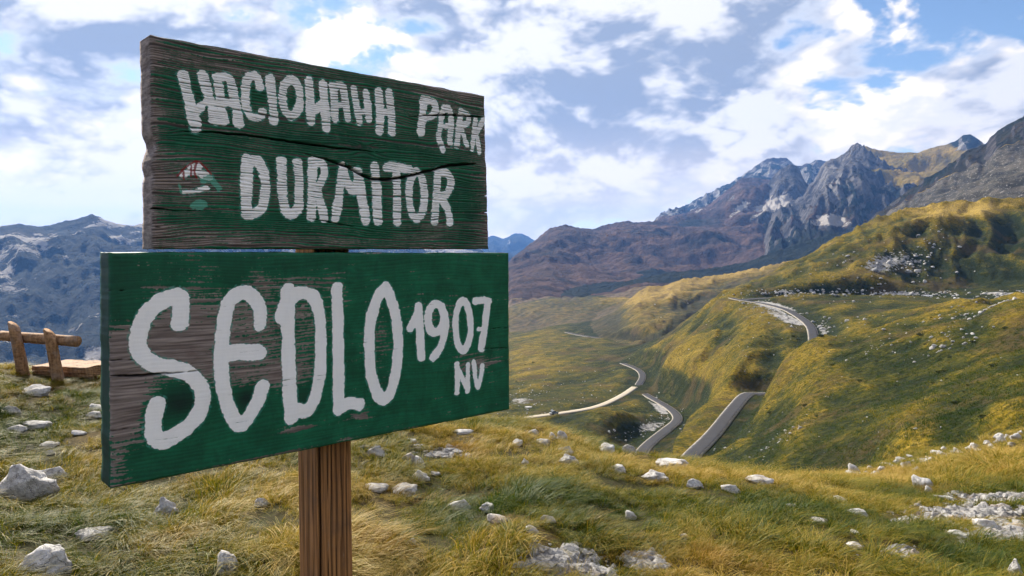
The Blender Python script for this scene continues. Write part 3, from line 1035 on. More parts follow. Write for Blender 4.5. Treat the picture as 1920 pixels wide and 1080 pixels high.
def mat_board():
    m, n = new_mat('weathered_painted_board')
    tc = n.n('ShaderNodeTexCoord').outputs['Object']
    grain = n.attr('grain')
    bare = n.attr('bare')
    dry = n.attr('dry')
    along = n.vm('MULTIPLY', tc, (6.0, 30.0, 130.0))
    streak = n.noise(along, 1.0, 5, 0.65)
    brush = n.noise(n.vm('MULTIPLY', tc, (55.0, 40.0, 16.0)), 1.0, 4, 0.65)
    blot = n.noise(tc, 14.0, 5, 0.6)
    flake = n.noise(tc, 120.0, 4, 0.65)
    # grey old wood
    wood = n.mixc(n.smooth(streak, 0.30, 0.70), (0.115, 0.088, 0.080), (0.34, 0.285, 0.262))
    wood = n.mixc(n.smooth(blot, 0.55, 0.75, 0.0, 0.45), wood, (0.125, 0.070, 0.066))
    wood = n.mixc(n.m('MULTIPLY', n.smooth(grain, 0.15, 0.65, 0.85, 0.0), dry), wood, (0.020, 0.016, 0.016))
    # green paint
    gp = n.mixc(n.smooth(blot, 0.3, 0.7), (0.003, 0.085, 0.040), (0.006, 0.150, 0.070))
    gp = n.mixc(n.m('MULTIPLY', n.smooth(grain, 0.2, 0.75, 0.7, 0.0), n.m('MULTIPLY', dry, 0.8)), gp, (0.004, 0.020, 0.014))
    gp = n.mixc(n.smooth(brush, 0.45, 0.75, 0.0, 0.5), gp, (0.004, 0.055, 0.032))
    gp = n.mixc(n.smooth(flake, 0.55, 0.75, 0.0, 0.4), gp, (0.012, 0.19, 0.10))
    gp = n.mixc(n.attr('deep'), gp, (0.004, 0.016, 0.015))
    lack = n.m('ADD', bare, n.m('MULTIPLY', n.m('SUBTRACT', streak, 0.5), 0.75))
    lack = n.m('ADD', lack, n.m('MULTIPLY', n.m('SUBTRACT', blot, 0.5), 0.85))
    lack = n.m('ADD', lack, n.m('MULTIPLY', n.m('SUBTRACT', flake, 0.5), 0.75))
    lack = n.m('ADD', lack, n.m('MULTIPLY', n.m('SUBTRACT', 0.5, grain), dry))
    gone = n.smooth(lack, 0.46, 0.56)
    c = n.mixc(gone, gp, wood)
    # teal first coat showing round the letters
    w = n.attr('white')
    edge = n.m('ADD', w, n.m('MULTIPLY', n.m('SUBTRACT', blot, 0.5), 0.010))
    halo = n.m('MULTIPLY', n.smooth(edge, 0.001, 0.0055, 1.0, 0.0), n.smooth(flake, 0.46, 0.56))
    c = n.mixc(n.m('MULTIPLY', halo, 0.75), c, (0.06, 0.30, 0.24))
    # white brush lettering
    wv = n.m('ADD', w, n.m('MULTIPLY', n.m('SUBTRACT', streak, 0.5), n.attr('fray')))
    wv = n.m('ADD', wv, n.m('MULTIPLY', n.m('SUBTRACT', flake, 0.5), 0.006))
    inside = n.smooth(wv, -0.0006, 0.0006, 1.0, 0.0)
    miss = n.m('ADD', n.m('MULTIPLY', n.m('SUBTRACT', 0.5, grain), n.m('MULTIPLY', dry, 0.95)), n.m('MULTIPLY', n.m('SUBTRACT', streak, 0.5), 0.55))
    miss = n.m('ADD', miss, n.m('MULTIPLY', n.m('SUBTRACT', blot, 0.5), 0.5))
    keep = n.smooth(miss, 0.19, 0.27, 1.0, 0.0)
    wp = n.mixc(n.smooth(brush, 0.4, 0.8, 0.0, 0.5), (0.95, 0.945, 0.945), (0.84, 0.845, 0.86))
    c = n.mixc(n.m('MULTIPLY', inside, keep), c, wp)
    red = n.smooth(n.m('ADD', n.attr('red'), n.m('MULTIPLY', n.m('SUBTRACT', flake, 0.5), 0.004)), -0.0005, 0.0008, 1.0, 0.0)
    c = n.mixc(n.m('MULTIPLY', red, 0.85), c, (0.24, 0.012, 0.015))
    teal = n.smooth(n.m('ADD', n.attr('teal'), n.m('MULTIPLY', n.m('SUBTRACT', flake, 0.5), 0.012)), -0.001, 0.001, 1.0, 0.0)
    c = n.mixc(n.m('MULTIPLY', teal, 0.8), c, (0.10, 0.36, 0.27))
    c = n.mixc(n.attr('crack'), c, (0.006, 0.005, 0.005))
    paint_h = n.m('MULTIPLY', n.m('MULTIPLY', inside, keep), 0.6)
    h = n.m('ADD', n.m('MULTIPLY', n.m('MULTIPLY', streak, 0.9), dry), n.m('ADD', paint_h, n.m('MULTIPLY', brush, 0.25)))
    nb = bump(n, h, 0.55, 0.0026)
    rg = n.m('MULTIPLY_ADD', gone, 0.25, 0.60)
    finish(n, c, rg, nb, 0.28)
    return m


M_BOARD = mat_board()
sign = empty('signpost', tuple(P_S))
tag(sign, 'weathered green wooden signpost with two painted boards and brushed white lettering', 'signpost')
ROTZ = math.atan2(E_S.y, E_S.x)
sign.rotation_euler = (0, 0, ROTZ)


def make_board(name, corners, letters, zf, ns, nt, thick, seed, ring, ringamp, crack, blobs, deep, dryv, fray, red=(), teal=(), label=None):
    """local x along the board, y into it (front face at y=0), z up"""
    TL, TR, BR, BL = [np.array(to_board(*c)) for c in corners]
    u = np.linspace(0, 1, ns)[None]; v = np.linspace(0, 1, nt)[:, None]

    def bil(a, b, c, d):
        return (a * (1 - u) + b * u) * (1 - v) + (d * (1 - u) + c * u) * v
    Sg = bil(TL[0], TR[0], BR[0], BL[0]); Tg = bil(TL[1], TR[1], BR[1], BL[1])
    Lx, Lz = abs(TR[0] - TL[0]), abs(TL[1] - BL[1])
    # growth rings cut lengthwise, bending round knots
    warp = fbm(Sg * 1.6, Tg * 5.0, 4, seed) * 0.030 + fbm(Sg * 5, Tg * 14, 3, seed + 5) * 0.006
    for (kx, ky, kr, ka) in crack.get('knots', []):
        c = np.array(to_board(*zf(kx, ky)))
        dd = ((Sg - c[0]) / (kr * 2.6)) ** 2 + ((Tg - c[1]) / kr) ** 2
        warp = warp + ka * np.exp(-dd) * np.sign(Tg - c[1] + 1e-6)
    ph = (Tg + warp) / ring
    rg = 0.5 + 0.5 * np.sin(2 * np.pi * (ph + 1.1 * gnoise(Sg * 1.4, ph * 0.33, seed + 9)))
    fuzz = fbm(Sg * 9, Tg * 420, 3, seed + 21) * 0.5 + 0.5
    grain = np.clip(0.62 * rg + 0.38 * fuzz, 0, 1)
    depth = (1 - grain) * ringamp + fbm(Sg * 3, Tg * 6, 3, seed + 30) * 0.0026
    # cracks
    ck = np.zeros(Sg.shape)
    for pts, w in crack['lines']:
        Q = catmull(np.array([to_board(*zf(*p)) for p in pts]), 10) if len(pts) > 2 else np.array([to_board(*zf(*p)) for p in pts])
        # crack runs along the grain: height as a function of s
        o = np.argsort(Q[:, 0]); qs, qt = Q[o, 0], Q[o, 1]
        span = (Sg >= qs[0]) & (Sg <= qs[-1])
        tt = np.interp(Sg, qs, qt) + fbm(Sg * 30, Sg * 0, 3, seed + 44) * 0.0025
        taper = np.clip(np.minimum(Sg - qs[0] + (0.05 if qs[0] < 0.09 else 0), qs[-1] - Sg + (0.05 if qs[-1] > Lx * 0.95 else 0)) / 0.10, 0.15, 1)
        g = np.clip(1.3 - np.abs(Tg - tt) / (w * taper), 0, 1) * span
        ck = np.maximum(ck, g)
    depth = depth + ck * 0.016
    # worn outline
    ew = 0.006
    eu = np.minimum(u, 1 - u) * Lx + 0 * v; ev = np.minimum(v, 1 - v) * Lz + 0 * u
    ed = np.minimum(eu, ev)
    depth = depth + np.clip(1 - ed / ew, 0, 1) ** 2 * 0.005
    rim = fbm(Sg * 14, Tg * 14, 4, seed + 50) * crack.get('rim', 0.003)
    Tg2 = Tg + rim * np.clip(1 - ev / 0.02, 0, 1)
    Sg2 = Sg + (fbm(Sg * 3, Tg * 22, 4, seed + 51) * crack.get('rim', 0.003) * 1.2) * np.clip(1 - eu / 0.02, 0, 1)
    for (cx, cy, rr, dd) in crack.get('chips', []):
        c = np.array(to_board(*zf(cx, cy)))
        Sg2 = Sg2 + dd * np.exp(-((Tg - c[1]) / rr) ** 2) * np.clip(1 - np.abs(Sg - c[0]) / 0.03, 0, 1)
    white = sdf(stroke_board(letters, zf), Sg, Tg) + fbm(Sg * 38, Tg * 22, 3, seed + 80) * 0.0042
    bare = crack.get('bare0', 0.30) + blob_field(blobs, zf, Sg, Tg) + np.clip(1 - ed / 0.03, 0, 1) * crack.get('edgebare', 0.12)
    deepm = np.clip(blob_field(deep, zf, Sg, Tg), 0, 1)
    redm = sdf(stroke_board(red, zf), Sg, Tg) if red else np.full(Sg.shape, 0.05)
    tealm = sdf(stroke_board(teal, zf), Sg, Tg) if teal else np.full(Sg.shape, 0.05)
    front = np.stack([Sg2, depth, Tg2], -1)
    # the rest of the plank: end faces, top and bottom as strips running back, plus the back
    nb = 6
    ring_idx = np.r_[np.arange(ns), (np.arange(1, nt) * ns + ns - 1), ((nt - 1) * ns + np.arange(ns - 2, -1, -1)), (np.arange(nt - 2, 0, -1) * ns)]
    loop = front.reshape(-1, 3)[ring_idx]
    strips = []
    for k in range(1, nb):
        y = thick * k / (nb - 1)
        q = loop.copy()
        q[:, 1] = np.maximum(q[:, 1], 0) * (1 - k / (nb - 1)) + y
        a = fbm(loop[:, 0] * 4 + loop[:, 2] * 30, np.full(len(loop), y * 60), 3, seed + 60) * 0.0012
        q[:, 0] += a; q[:, 2] += a
        strips.append(q)
    V = np.vstack([front.reshape(-1, 3)] + strips)
    quads = [grid_quads(nt, ns)]
    nl = len(loop)
    prev = ring_idx
    base = ns * nt
    for k in range(nb - 1):
        cur = base + k * nl + np.arange(nl)
        quads.append(np.stack([prev, np.roll(prev, -1), np.roll(cur, -1), cur], 1)[:, ::-1])
        prev = cur
    cen = len(V)
    V = np.vstack([V, V[prev].mean(0)[None]])
    tris = np.stack([np.roll(prev, -1), prev, np.full(nl, cen)], 1)[:, ::-1]
    quads = np.vstack(quads)
    me = mesh_np(name, V, quads[:, ::-1], tris)
    nx = len(V) - ns * nt

    def ext(a, fill, rimv=None):
        return np.r_[a.ravel(), np.full(nx, fill)]
    add_attr(me, 'grain', np.r_[grain.ravel(), np.tile(np.clip(0.5 + fbm(loop[:, 0] * 8, loop[:, 2] * 120, 3, seed + 70) * 0.6, 0, 1), nb - 1), [0.5]])
    add_attr(me, 'bare', ext(bare, crack.get('sidebare', 0.3)))
    add_attr(me, 'white', ext(white, 0.05)); add_attr(me, 'red', ext(redm, 0.05)); add_attr(me, 'teal', ext(tealm, 0.05))
    add_attr(me, 'deep', ext(deepm, crack.get('sidedeep', 0.8))); add_attr(me, 'crack', ext(np.clip(ck * 1.1, 0, 1), 0.0))
    add_attr(me, 'dry', ext(np.full(Sg.shape, dryv), 0.3)); add_attr(me, 'fray', ext(np.full(Sg.shape, fray), 0.0))
    o = link(name, me, M_BOARD, sign)
    if label:
        o['label'] = label
    return o


make_board('sign_board', [(283, 64), (910, 179), (918, 467), (289, 467)], TOP_LETTERS, Z1, 330, 350, 0.075, 3, 0.0062, 0.0026,
           dict(knots=[(1085, 600, 0.018, 0.012), (270, 500, 0.012, 0.008), (1095, 570, 0.010, 0.006)],
                lines=[([(245, 505), (420, 512), (600, 530), (760, 555), (950, 580), (1150, 600)], 0.0022),
                       ([(820, 610), (930, 640), (1020, 672), (1090, 712), (1180, 728), (1290, 712), (1400, 685), (1480, 664), (1600, 655)], 0.0040),
                       ([(85, 855), (160, 864), (225, 872)], 0.0042), ([(225, 872), (360, 868)], 0.0018), ([(85, 500), (130, 497)], 0.003),
                       ([(1600, 800), (1665, 803)], 0.002), ([(1610, 880), (1665, 880)], 0.0025), ([(830, 905), (940, 925), (1040, 945)], 0.0026),
                       ([(90, 945), (150, 948)], 0.002), ([(1290, 440), (1450, 430), (1640, 440)], 0.0025)],
                rim=0.0028, chips=[(85, 560, 0.020, 0.016), (82, 700, 0.012, 0.008), (1660, 620, 0.02, -0.004)], bare0=0.38, edgebare=0.20, sidebare=0.9, sidedeep=0.3),
           [(300, 170, 500, 75, .34), (900, 300, 500, 40, .16), (1500, 350, 200, 60, .26), (110, 500, 60, 500, .22), (200, 960, 200, 90, .30), (250, 660, 180, 110, .26),
            (280, 760, 220, 60, .26), (700, 440, 300, 60, .10), (1600, 560, 160, 120, .20), (700, 1000, 400, 40, .22), (1500, 960, 250, 70, .22), (1640, 800, 60, 300, .18),
            (620, 770, 260, 90, .14), (1100, 700, 60, 100, -.10), (900, 560, 300, 40, -.22), (250, 560, 120, 60, -.26), (700, 920, 300, 40, -.22), (480, 330, 500, 70, -.12),
            (1120, 960, 130, 80, -.22), (1560, 860, 60, 200, -.30), (300, 125, 60, 22, -.3), (620, 200, 120, 30, -.2), (1300, 620, 200, 40, -.18), (440, 720, 70, 200, -.1),
            (180, 900, 160, 40, -.15)],
           [(900, 560, 400, 40, .35), (1580, 900, 60, 200, .35), (300, 400, 200, 100, .3), (100, 120, 90, 90, .35), (300, 130, 70, 25, .4)], 1.0, 0.014, TOP_RED, TOP_TEAL,
           'upper board with NACIONALNI PARK DURMITOR in worn white brush letters')
make_board('sign_board', [(206, 473), (955, 474), (957, 768), (209, 917)], LOW_LETTERS, Z2, 330, 260, 0.075, 40, 0.0085, 0.0004,
           dict(knots=[(1100, 540, 0.016, 0.012), (1090, 118, 0.010, 0.008), (1108, 400, 0.008, 0.006), (1130, 738, 0.008, 0.006)],
                lines=[([(85, 575), (200, 572), (450, 552)], 0.0026), ([(85, 805), (180, 795)], 0.0013), ([(90, 510), (180, 505)], 0.001), ([(1690, 375), (1768, 370)], 0.0012),
                       ([(1640, 460), (1768, 455)], 0.0009), ([(80, 215), (180, 215)], 0.001)],
                rim=0.0026, chips=[], bare0=0.17, edgebare=0.08, sidebare=0.02, sidedeep=0.75),
           [(330, 450, 230, 210, .62), (130, 560, 80, 180, .55), (640, 440, 180, 240, .42), (150, 800, 90, 160, .50), (330, 260, 130, 100, .25), (110, 980, 60, 60, .35),
            (900, 330, 130, 150, .30), (880, 540, 180, 60, .34), (780, 580, 120, 40, .2), (1210, 430, 60, 200, .25), (1460, 330, 150, 110, .20), (1640, 520, 90, 40, .42), (1590, 575, 90, 60, .22),
            (860, 800, 120, 18, .40), (1120, 740, 60, 25, .30), (600, 960, 600, 30, .35), (1100, 880, 500, 22, .28), (200, 300, 110, 60, -.30), (120, 230, 90, 110, -.35), (900, 180, 120, 40, .25),
            (380, 700, 110, 90, -.55), (660, 700, 90, 80, -.5), (380, 920, 220, 60, -.42), (260, 900, 60, 60, .15), (1000, 640, 60, 120, -.2), (700, 200, 100, 60, .22), (1040, 200, 60, 100, .15)],
           [(380, 690, 100, 70, .9), (655, 670, 60, 60, .9), (900, 660, 60, 60, .5), (120, 280, 120, 220, .45), (500, 110, 500, 60, .25), (1240, 610, 40, 50, .4), (300, 950, 200, 60, .25)], 0.45, 0.011,
           label='lower board with SEDLO 1907 NV in bold white brush letters')


def mat_post():
    m, n = new_mat('brown_split_timber')
    tc = n.n('ShaderNodeTexCoord').outputs['Object']
    st = n.noise(n.vm('MULTIPLY', tc, (170.0, 170.0, 3.2)), 1.0, 5, 0.6)
    sp = n.noise(n.vm('MULTIPLY', tc, (110.0, 110.0, 22.0)), 1.0, 4, 0.7)
    bl = n.noise(tc, 9.0, 4, 0.6)
    c = n.mixc(n.smooth(st, 0.28, 0.70), (0.130, 0.056, 0.021), (0.470, 0.225, 0.082))
    c = n.mixc(n.smooth(bl, 0.45, 0.75, 0.0, 0.5), c, (0.13, 0.085, 0.06))
    c = n.mixc(n.smooth(sp, 0.63, 0.72, 0.0, 0.75), c, (0.30, 0.20, 0.12))
    c = n.mixc(n.attr('crack'), c, (0.010, 0.006, 0.004))
    finish(n, c, 0.75, bump(n, st, 0.6, 0.004), 0.25)
    return m


def make_post():
    w = 0.106
    s0, _ = to_board(597, 900)
    # front face just behind the boards
    y0 = 0.0765
    d = pix_dir(597, 960)
    C = Vector((0, 0, CAMZ))
    Pb = P_S - N_S * y0
    t = (Pb - C).dot(N_S) / d.dot(N_S)
    s0 = (C + d * t - P_S).dot(E_S)
    zb = float(ground_z(P_S.x + E_S.x * s0, P_S.y + E_S.y * s0)) - 0.25
    zt = to_board(600, 120)[1] - 0.02
    nz, k = 150, 34
    side = np.linspace(0, 1, k, endpoint=False)
    loop = np.vstack([np.stack([side, 0 * side], 1), np.stack([0 * side + 1, side], 1), np.stack([1 - side, 0 * side + 1], 1), np.stack([0 * side, 1 - side], 1)]) * w
    cen = np.array([w / 2, w / 2])
    # rounded arrises
    q = (loop - cen) / (w / 2)
    rr = (np.abs(q[:, 0]) ** 14 + np.abs(q[:, 1]) ** 14) ** (1 / 14)
    loop = cen + q / rr[:, None] * (w / 2)
    nrm = (loop - cen) / np.linalg.norm(loop - cen, axis=1)[:, None]
    zs = np.linspace(zb, zt, nz)
    per = np.arange(4 * k) / k
    V, CK = [], []
    lines = [(0.06, 0.034, 0.016, 3), (0.40, 0.016, 0.006, 5), (0.55, 0.014, 0.006, 7), (0.68, 0.016, 0.007, 9), (0.82, 0.012, 0.005, 11), (3.55, 0.012, 0.004, 13), (3.75, 0.010, 0.003, 15), (0.28, 0.009, 0.003, 17), (3.3, 0.01, 0.003, 19)]
    for z in zs:
        cut = np.zeros(4 * k); ck = np.zeros(4 * k)
        for (pp, ww, dd, sd) in lines:
            c = pp + float(fbm(np.array([z * 2.2]), np.array([sd * 3.1]), 3, sd)[0]) * 0.05 + (z - 0.8) * 0.04 * (1 if pp < 1 else 0)
            dist = np.abs((per - c + 2) % 4 - 2)
            g = np.clip(1.35 - dist / ww, 0, 1)
            cut = np.maximum(cut, g * dd); ck = np.maximum(ck, g)
        lump = fbm(per * 6, np.full(4 * k, z * 1.5), 3, 23) * 0.0026
        P = loop - nrm * (cut - lump)[:, None]
        V.append(np.column_stack([P[:, 0] + s0 - 0.004, P[:, 1] + y0, np.full(4 * k, z)]))
        CK.append(ck)
    V = np.vstack(V)
    top = len(V)
    V = np.vstack([V, [[s0 + w / 2, y0 + w / 2, zt + 0.004]]])
    last = (nz - 1) * 4 * k + np.arange(4 * k)
    me = mesh_np('post', V, grid_quads(nz, 4 * k, True), np.stack([last, np.roll(last, -1), np.full(4 * k, top)], 1))
    add_attr(me, 'crack', np.r_[np.clip(np.concatenate(CK) * 1.1, 0, 1), [0.0]])
    return link('post', me, mat_post(), sign)


make_post()

# ------------------------------------------------------------------ limestone
def mat_limestone(name='limestone', warm=0.0, val=1.0):
    m, n = new_mat(name)
    tc = n.n('ShaderNodeTexCoord').outputs['Object']
    rnd = n.n('ShaderNodeObjectInfo').outputs['Random']
    p = n.vm('ADD', n.n('ShaderNodeNewGeometry').outputs['Position'], n.vm('SCALE', (3.1, 1.7, 2.3), scale=rnd))
    a = n.noise(p, 7.0, 6, 0.65)
    f = n.noise(p, 38.0, 6, 0.7)
    vor = n.n('ShaderNodeTexVoronoi', {'feature': 'DISTANCE_TO_EDGE'}, Vector=n.vm('ADD', p, n.vm('SCALE', n.noise(p, 6.0, 4, 0.6, out=1), scale=0.25)), Scale=9.0).outputs[0]
    c = n.mixc(n.smooth(a, 0.30, 0.70), tuple(val * q for q in (0.36, 0.35, 0.345)), tuple(val * q for q in (0.64, 0.63, 0.62)))
    c = n.mixc(n.smooth(f, 0.48, 0.72, 0.0, 0.65), c, (0.17, 0.165, 0.165))
    c = n.mixc(n.smooth(n.noise(p, 4.0, 4, 0.6), 0.54, 0.72, 0.0, 0.45 + warm), c, (0.34, 0.25, 0.17))
    c = n.mixc(n.smooth(vor, 0.0, 0.018, 0.55, 0.0), c, (0.09, 0.085, 0.08))
    h = n.m('ADD', n.m('MULTIPLY', a, 1.4), n.m('ADD', n.m('MULTIPLY', f, 0.7), n.smooth(vor, 0.0, 0.03, -0.5, 0.0)))
    finish(n, c, 0.9, bump(n, h, 0.8, 0.03), 0.15)
    return m


M_ROCK = mat_limestone()
M_ROCKW = mat_limestone('stained_limestone', 0.5)
M_GRAV = mat_limestone('dusty_gravel', 0.3, 0.62)


def rock_mesh(seed, sub, flat=1.0, ncut=14):
    rg = np.random.default_rng(seed)
    bm = bmesh.new()
    bmesh.ops.create_icosphere(bm, subdivisions=sub, radius=1.0)
    P = np.array([v.co[:] for v in bm.verts]); F = np.array([[v.index for v in f.verts] for f in bm.faces])
    bm.free()
    for _ in range(ncut):
        nn = rg.normal(size=3); nn[2] *= 0.8
        nn /= np.linalg.norm(nn)
        d = rg.uniform(0.52, 0.86)
        P = P - nn[None] * np.maximum(0, P @ nn - d)[:, None] * 0.94
    q = P + 0.0
    for o, (fr, am) in enumerate(((1.3, 0.16), (3.0, 0.09), (7.0, 0.045), (15.0, 0.02))):
        e = gnoise(q[:, 0] * fr + seed, q[:, 1] * fr + q[:, 2] * fr * 0.7, 3 + o) + gnoise(q[:, 2] * fr + 9, q[:, 0] * fr - q[:, 1] * fr * 0.6, 13 + o)
        P = P * (1 + am * e[:, None])
    P = P / np.abs(P).max(0)[None]
    P[:, 2] *= flat
    return P, F


ROCKS = []
for i in range(9):
    P, F = rock_mesh(100 + i, 4 if i < 5 else 3)
    me = mesh_np('rock', P, None, F)
    me.materials.append(M_ROCKW if i in (2, 7) else M_ROCK)
    ROCKS.append(me)

ROCK_FOOT = []          # x, y, radius: keeps the grass off


def put_rock(px, py, w, h, label, var, group=None, rmax=60, rmin=2.2, warm=False, rz=None, deep=0.8, name='rock'):
    x, y, z = cast(px, py + h * 0.42, rmin, rmax)
    dist = math.hypot(x, y) / math.sqrt(1 + ((px - 960) / FPX) ** 2) * 1.0
    dist = y * CP - (z - CAMZ) * SP
    hw = w / FPX * dist * 0.5
    hh = h / FPX * dist * 0.5
    me = ROCKS[var % len(ROCKS)]
    o = link(name, me)
    away = math.atan2(x, y)
    o.scale = (hw * 1.0, max(min(hw * deep, hh * 2.2), hh * 0.7), hh * 1.25)
    o.rotation_euler = (random.uniform(-.07, .07), random.uniform(-.10, .10), -away + (rz if rz is not None else random.uniform(-.25, .25) + (math.pi if var % 2 else 0)))
    o.location = (x + math.sin(away) * hw * 0.35, y + math.cos(away) * hw * 0.35, z + hh * 0.60)
    tag(o, label, 'rock', group)
    ROCK_FOOT.append((o.location.x, o.location.y, hw * 0.95, hh))
    return o


put_rock(30, 905, 108, 72, 'largest pale limestone boulder, cut by the left edge of the picture', 0, deep=0.9)
BIG = [
    (84, 892, 66, 28, 'low lichen-grey slab leaning on the largest boulder at the left edge', 6),
    (62, 733, 56, 22, 'tilted pale slab in the grass just below the log bench', 1),
    (12, 771, 36, 19, 'pale rock at the left edge, below the bench and above the long slabs', 3),
    (62, 796, 54, 17, 'long low slab left of the lower board, upper right of a slab pair', 4),
    (20, 806, 48, 16, 'long low slab touching the left edge beside another slab', 8),
    (172, 764, 30, 14, 'upper stone of the pair against the left end of the lower board', 5),
    (170, 778, 32, 13, 'lower stone of the pair against the left end of the lower board', 2),
    (138, 811, 28, 10, 'thin flat stone halfway between the bench and the largest boulder', 7),
    (84, 834, 40, 12, 'flat grey stone lying above the largest boulder', 1),
    (83, 849, 18, 11, 'small pale stone just above the largest boulder', 3),
    (300, 953, 48, 44, 'roundish white rock standing below the lower board near its left end', 0),
    (166, 1000, 74, 22, 'flat white slab in grass between the largest boulder and the bottom edge', 4),
    (72, 1056, 100, 58, 'brown stained split rock in the bottom left corner', 2),
    (416, 1056, 46, 44, 'upright white rock at the bottom edge left of the post', 5),
    (483, 943, 30, 19, 'small white rock beneath the lower board left of the post', 3),
    (702, 848, 34, 22, 'broken pale rock nearest the post under the lower board', 6),
    (765, 861, 34, 23, 'left rock of a touching pair to the right of the post', 8),
    (783, 867, 25, 22, 'right rock of a touching pair to the right of the post', 5),
    (785, 893, 38, 21, 'angular pale rock just below the touching pair right of the post', 0),
    (813, 888, 22, 10, 'thin flat stone beside the angular rock right of the post', 7),
    (703, 915, 54, 17, 'low pale slab close to the right side of the post', 4),
    (757, 921, 62, 23, 'wide layered slab second from the right side of the post', 1),
    (860, 950, 50, 22, 'wedge shaped grey slab tilted down to the right', 6),
    (914, 953, 36, 19, 'cream rock right of the wedge shaped grey slab', 2),
    (931, 973, 42, 21, 'brownish rock half sunk in grass below the cream rock', 7),
    (1030, 975, 34, 15, 'flat topped pale stone right of the brownish sunk rock', 3),
    (770, 1016, 20, 14, 'small grey stone low in the grass right of the post', 8),
    (997, 994, 28, 12, 'bluish stone nearly covered by grass above the white gravel', 5),
    (985, 866, 17, 13, 'lone small stone in mid meadow between two rock groups', 0),
    (972, 830, 24, 13, 'first pale rock right of the lower corner of the lower board', 1),
    (1020, 829, 30, 14, 'pale rounded stone on the knoll edge under the gravel track', 4),
    (1056, 819, 24, 22, 'grey rounded boulder standing on the skyline of the knoll', 3),
    (1037, 818, 15, 13, 'small stone leaning on the grey rounded boulder of the knoll edge', 5),
    (1063, 845, 30, 15, 'upper rock of a pair stacked below the rounded boulder', 6),
    (1067, 862, 40, 21, 'lower rock of a pair stacked below the rounded boulder', 0),
    (1002, 810, 22, 11, 'small white stone at the knoll edge right below the gravel track', 8),
    (870, 810, 42, 10, 'low pale ledge under the right half of the lower board', 4),
    (770, 826, 17, 9, 'small stone just below the middle of the lower board', 7),
    (1142, 843, 38, 24, 'white slab tipped steeply to the right on the knoll edge', 1),
    (1185, 845, 31, 20, 'rounded white rock on the knoll edge below the road bend', 3),
    (1163, 880, 37, 15, 'flat pale rock under the steeply tipped slab', 2),
    (1232, 893, 54, 22, 'square grey block with a crack below the long white slab', 0),
    (1266, 871, 68, 25, 'long white slab on the knoll edge below the straight road', 4),
    (1311, 909, 34, 19, 'smooth grey dome of rock right of the square block', 3),
    (1378, 917, 38, 15, 'pale slanted stone right of the smooth dome', 6),
    (1435, 903, 62, 15, 'long white slab lying flat on the right part of the knoll', 1),
    (1186, 967, 25, 17, 'small cream stone in the grass above the bottom gravel', 5),
    (1291, 1007, 24, 13, 'small pale stone in thick yellow grass near the bottom', 8),
    (1548, 977, 36, 13, 'white flat stone right of centre in green grass', 4),
    (1618, 1025, 36, 11, 'bright flat white stone nearest the bottom right', 1),
    (1616, 998, 18, 9, 'small brown stone just above the bright flat stone', 7),
    (1585, 937, 30, 9, 'thin grey stone left of the stony path', 5),
    (1622, 962, 42, 11, 'low brownish slab left of the stony path', 2),
    (1495, 949, 24, 7, 'thin pale stone in the middle of the right meadow', 6),
    (1740, 904, 38, 28, 'upright brownish rock beside the tall golden grass', 7),
    (1754, 918, 16, 13, 'small stone at the foot of the upright brownish rock', 5),
    (1924, 1066, 26, 40, 'pale rock cut by the right edge at the bottom', 0),
    (1868, 985, 50, 20, 'rough grey outcrop in the middle of the stony path', 6),
    (1815, 1004, 44, 12, 'pale slab on the lower left rim of the stony path', 1),
    (1790, 935, 46, 8, 'white slab at the upper left end of the stony path', 8),
]
for k, (px, py, w, h, lab, v) in enumerate(BIG):
    put_rock(px, py, w, h, lab, v, 'limestone rocks scattered over the meadow')

# the line of stones under the right hillside, counted from its left end
def ordinal(k):
    return '%d%s' % (k, 'th' if 10 <= k % 100 <= 20 else {1: 'st', 2: 'nd', 3: 'rd'}.get(k % 10, 'th'))


line = sorted(1580 + (k + random.uniform(-.4, .4)) / 63 * 345 for k in range(64))
for k, px in enumerate(line):
    cy = float(np.interp(px, [1570, 1650, 1740, 1820, 1925], [888, 877, 862, 845, 824]))
    py = cy + random.gauss(0, 6.5)
    w = random.choice((9, 11, 12, 14, 16, 20, 24)) * random.uniform(.8, 1.15)
    size = 'large' if w > 19 else 'middling' if w > 12.5 else 'small'
    put_rock(px, py, w, w * random.uniform(.55, .8), '%s pale stone, %s from the left in the stone line below the hillside' % (size, ordinal(k + 1)), k,
             'line of stones below the right hillside', rmin=10, rmax=24, name='stone')

# ------------------------------------------------------------------ log bench
def mat_log():
    m, n = new_mat('peeled_log')
    tc = n.n('ShaderNodeTexCoord').outputs['Object']
    st = n.noise(n.vm('MULTIPLY', tc, (6.0, 40.0, 40.0)), 1.0, 5, 0.65)
    st2 = n.noise(n.vm('MULTIPLY', tc, (40.0, 40.0, 6.0)), 1.0, 5, 0.65)
    k = n.m('MULTIPLY', n.m('ADD', st, st2), 0.5)
    c = n.mixc(n.smooth(k, 0.36, 0.62), (0.12, 0.060, 0.030), (0.36, 0.215, 0.115))
    c = n.mixc(n.smooth(n.noise(tc, 6.0, 4, 0.6), 0.5, 0.7, 0.0, 0.5), c, (0.27, 0.22, 0.19))
    finish(n, c, 0.8, bump(n, k, 0.5, 0.01), 0.2)
    return m


M_LOG = mat_log()


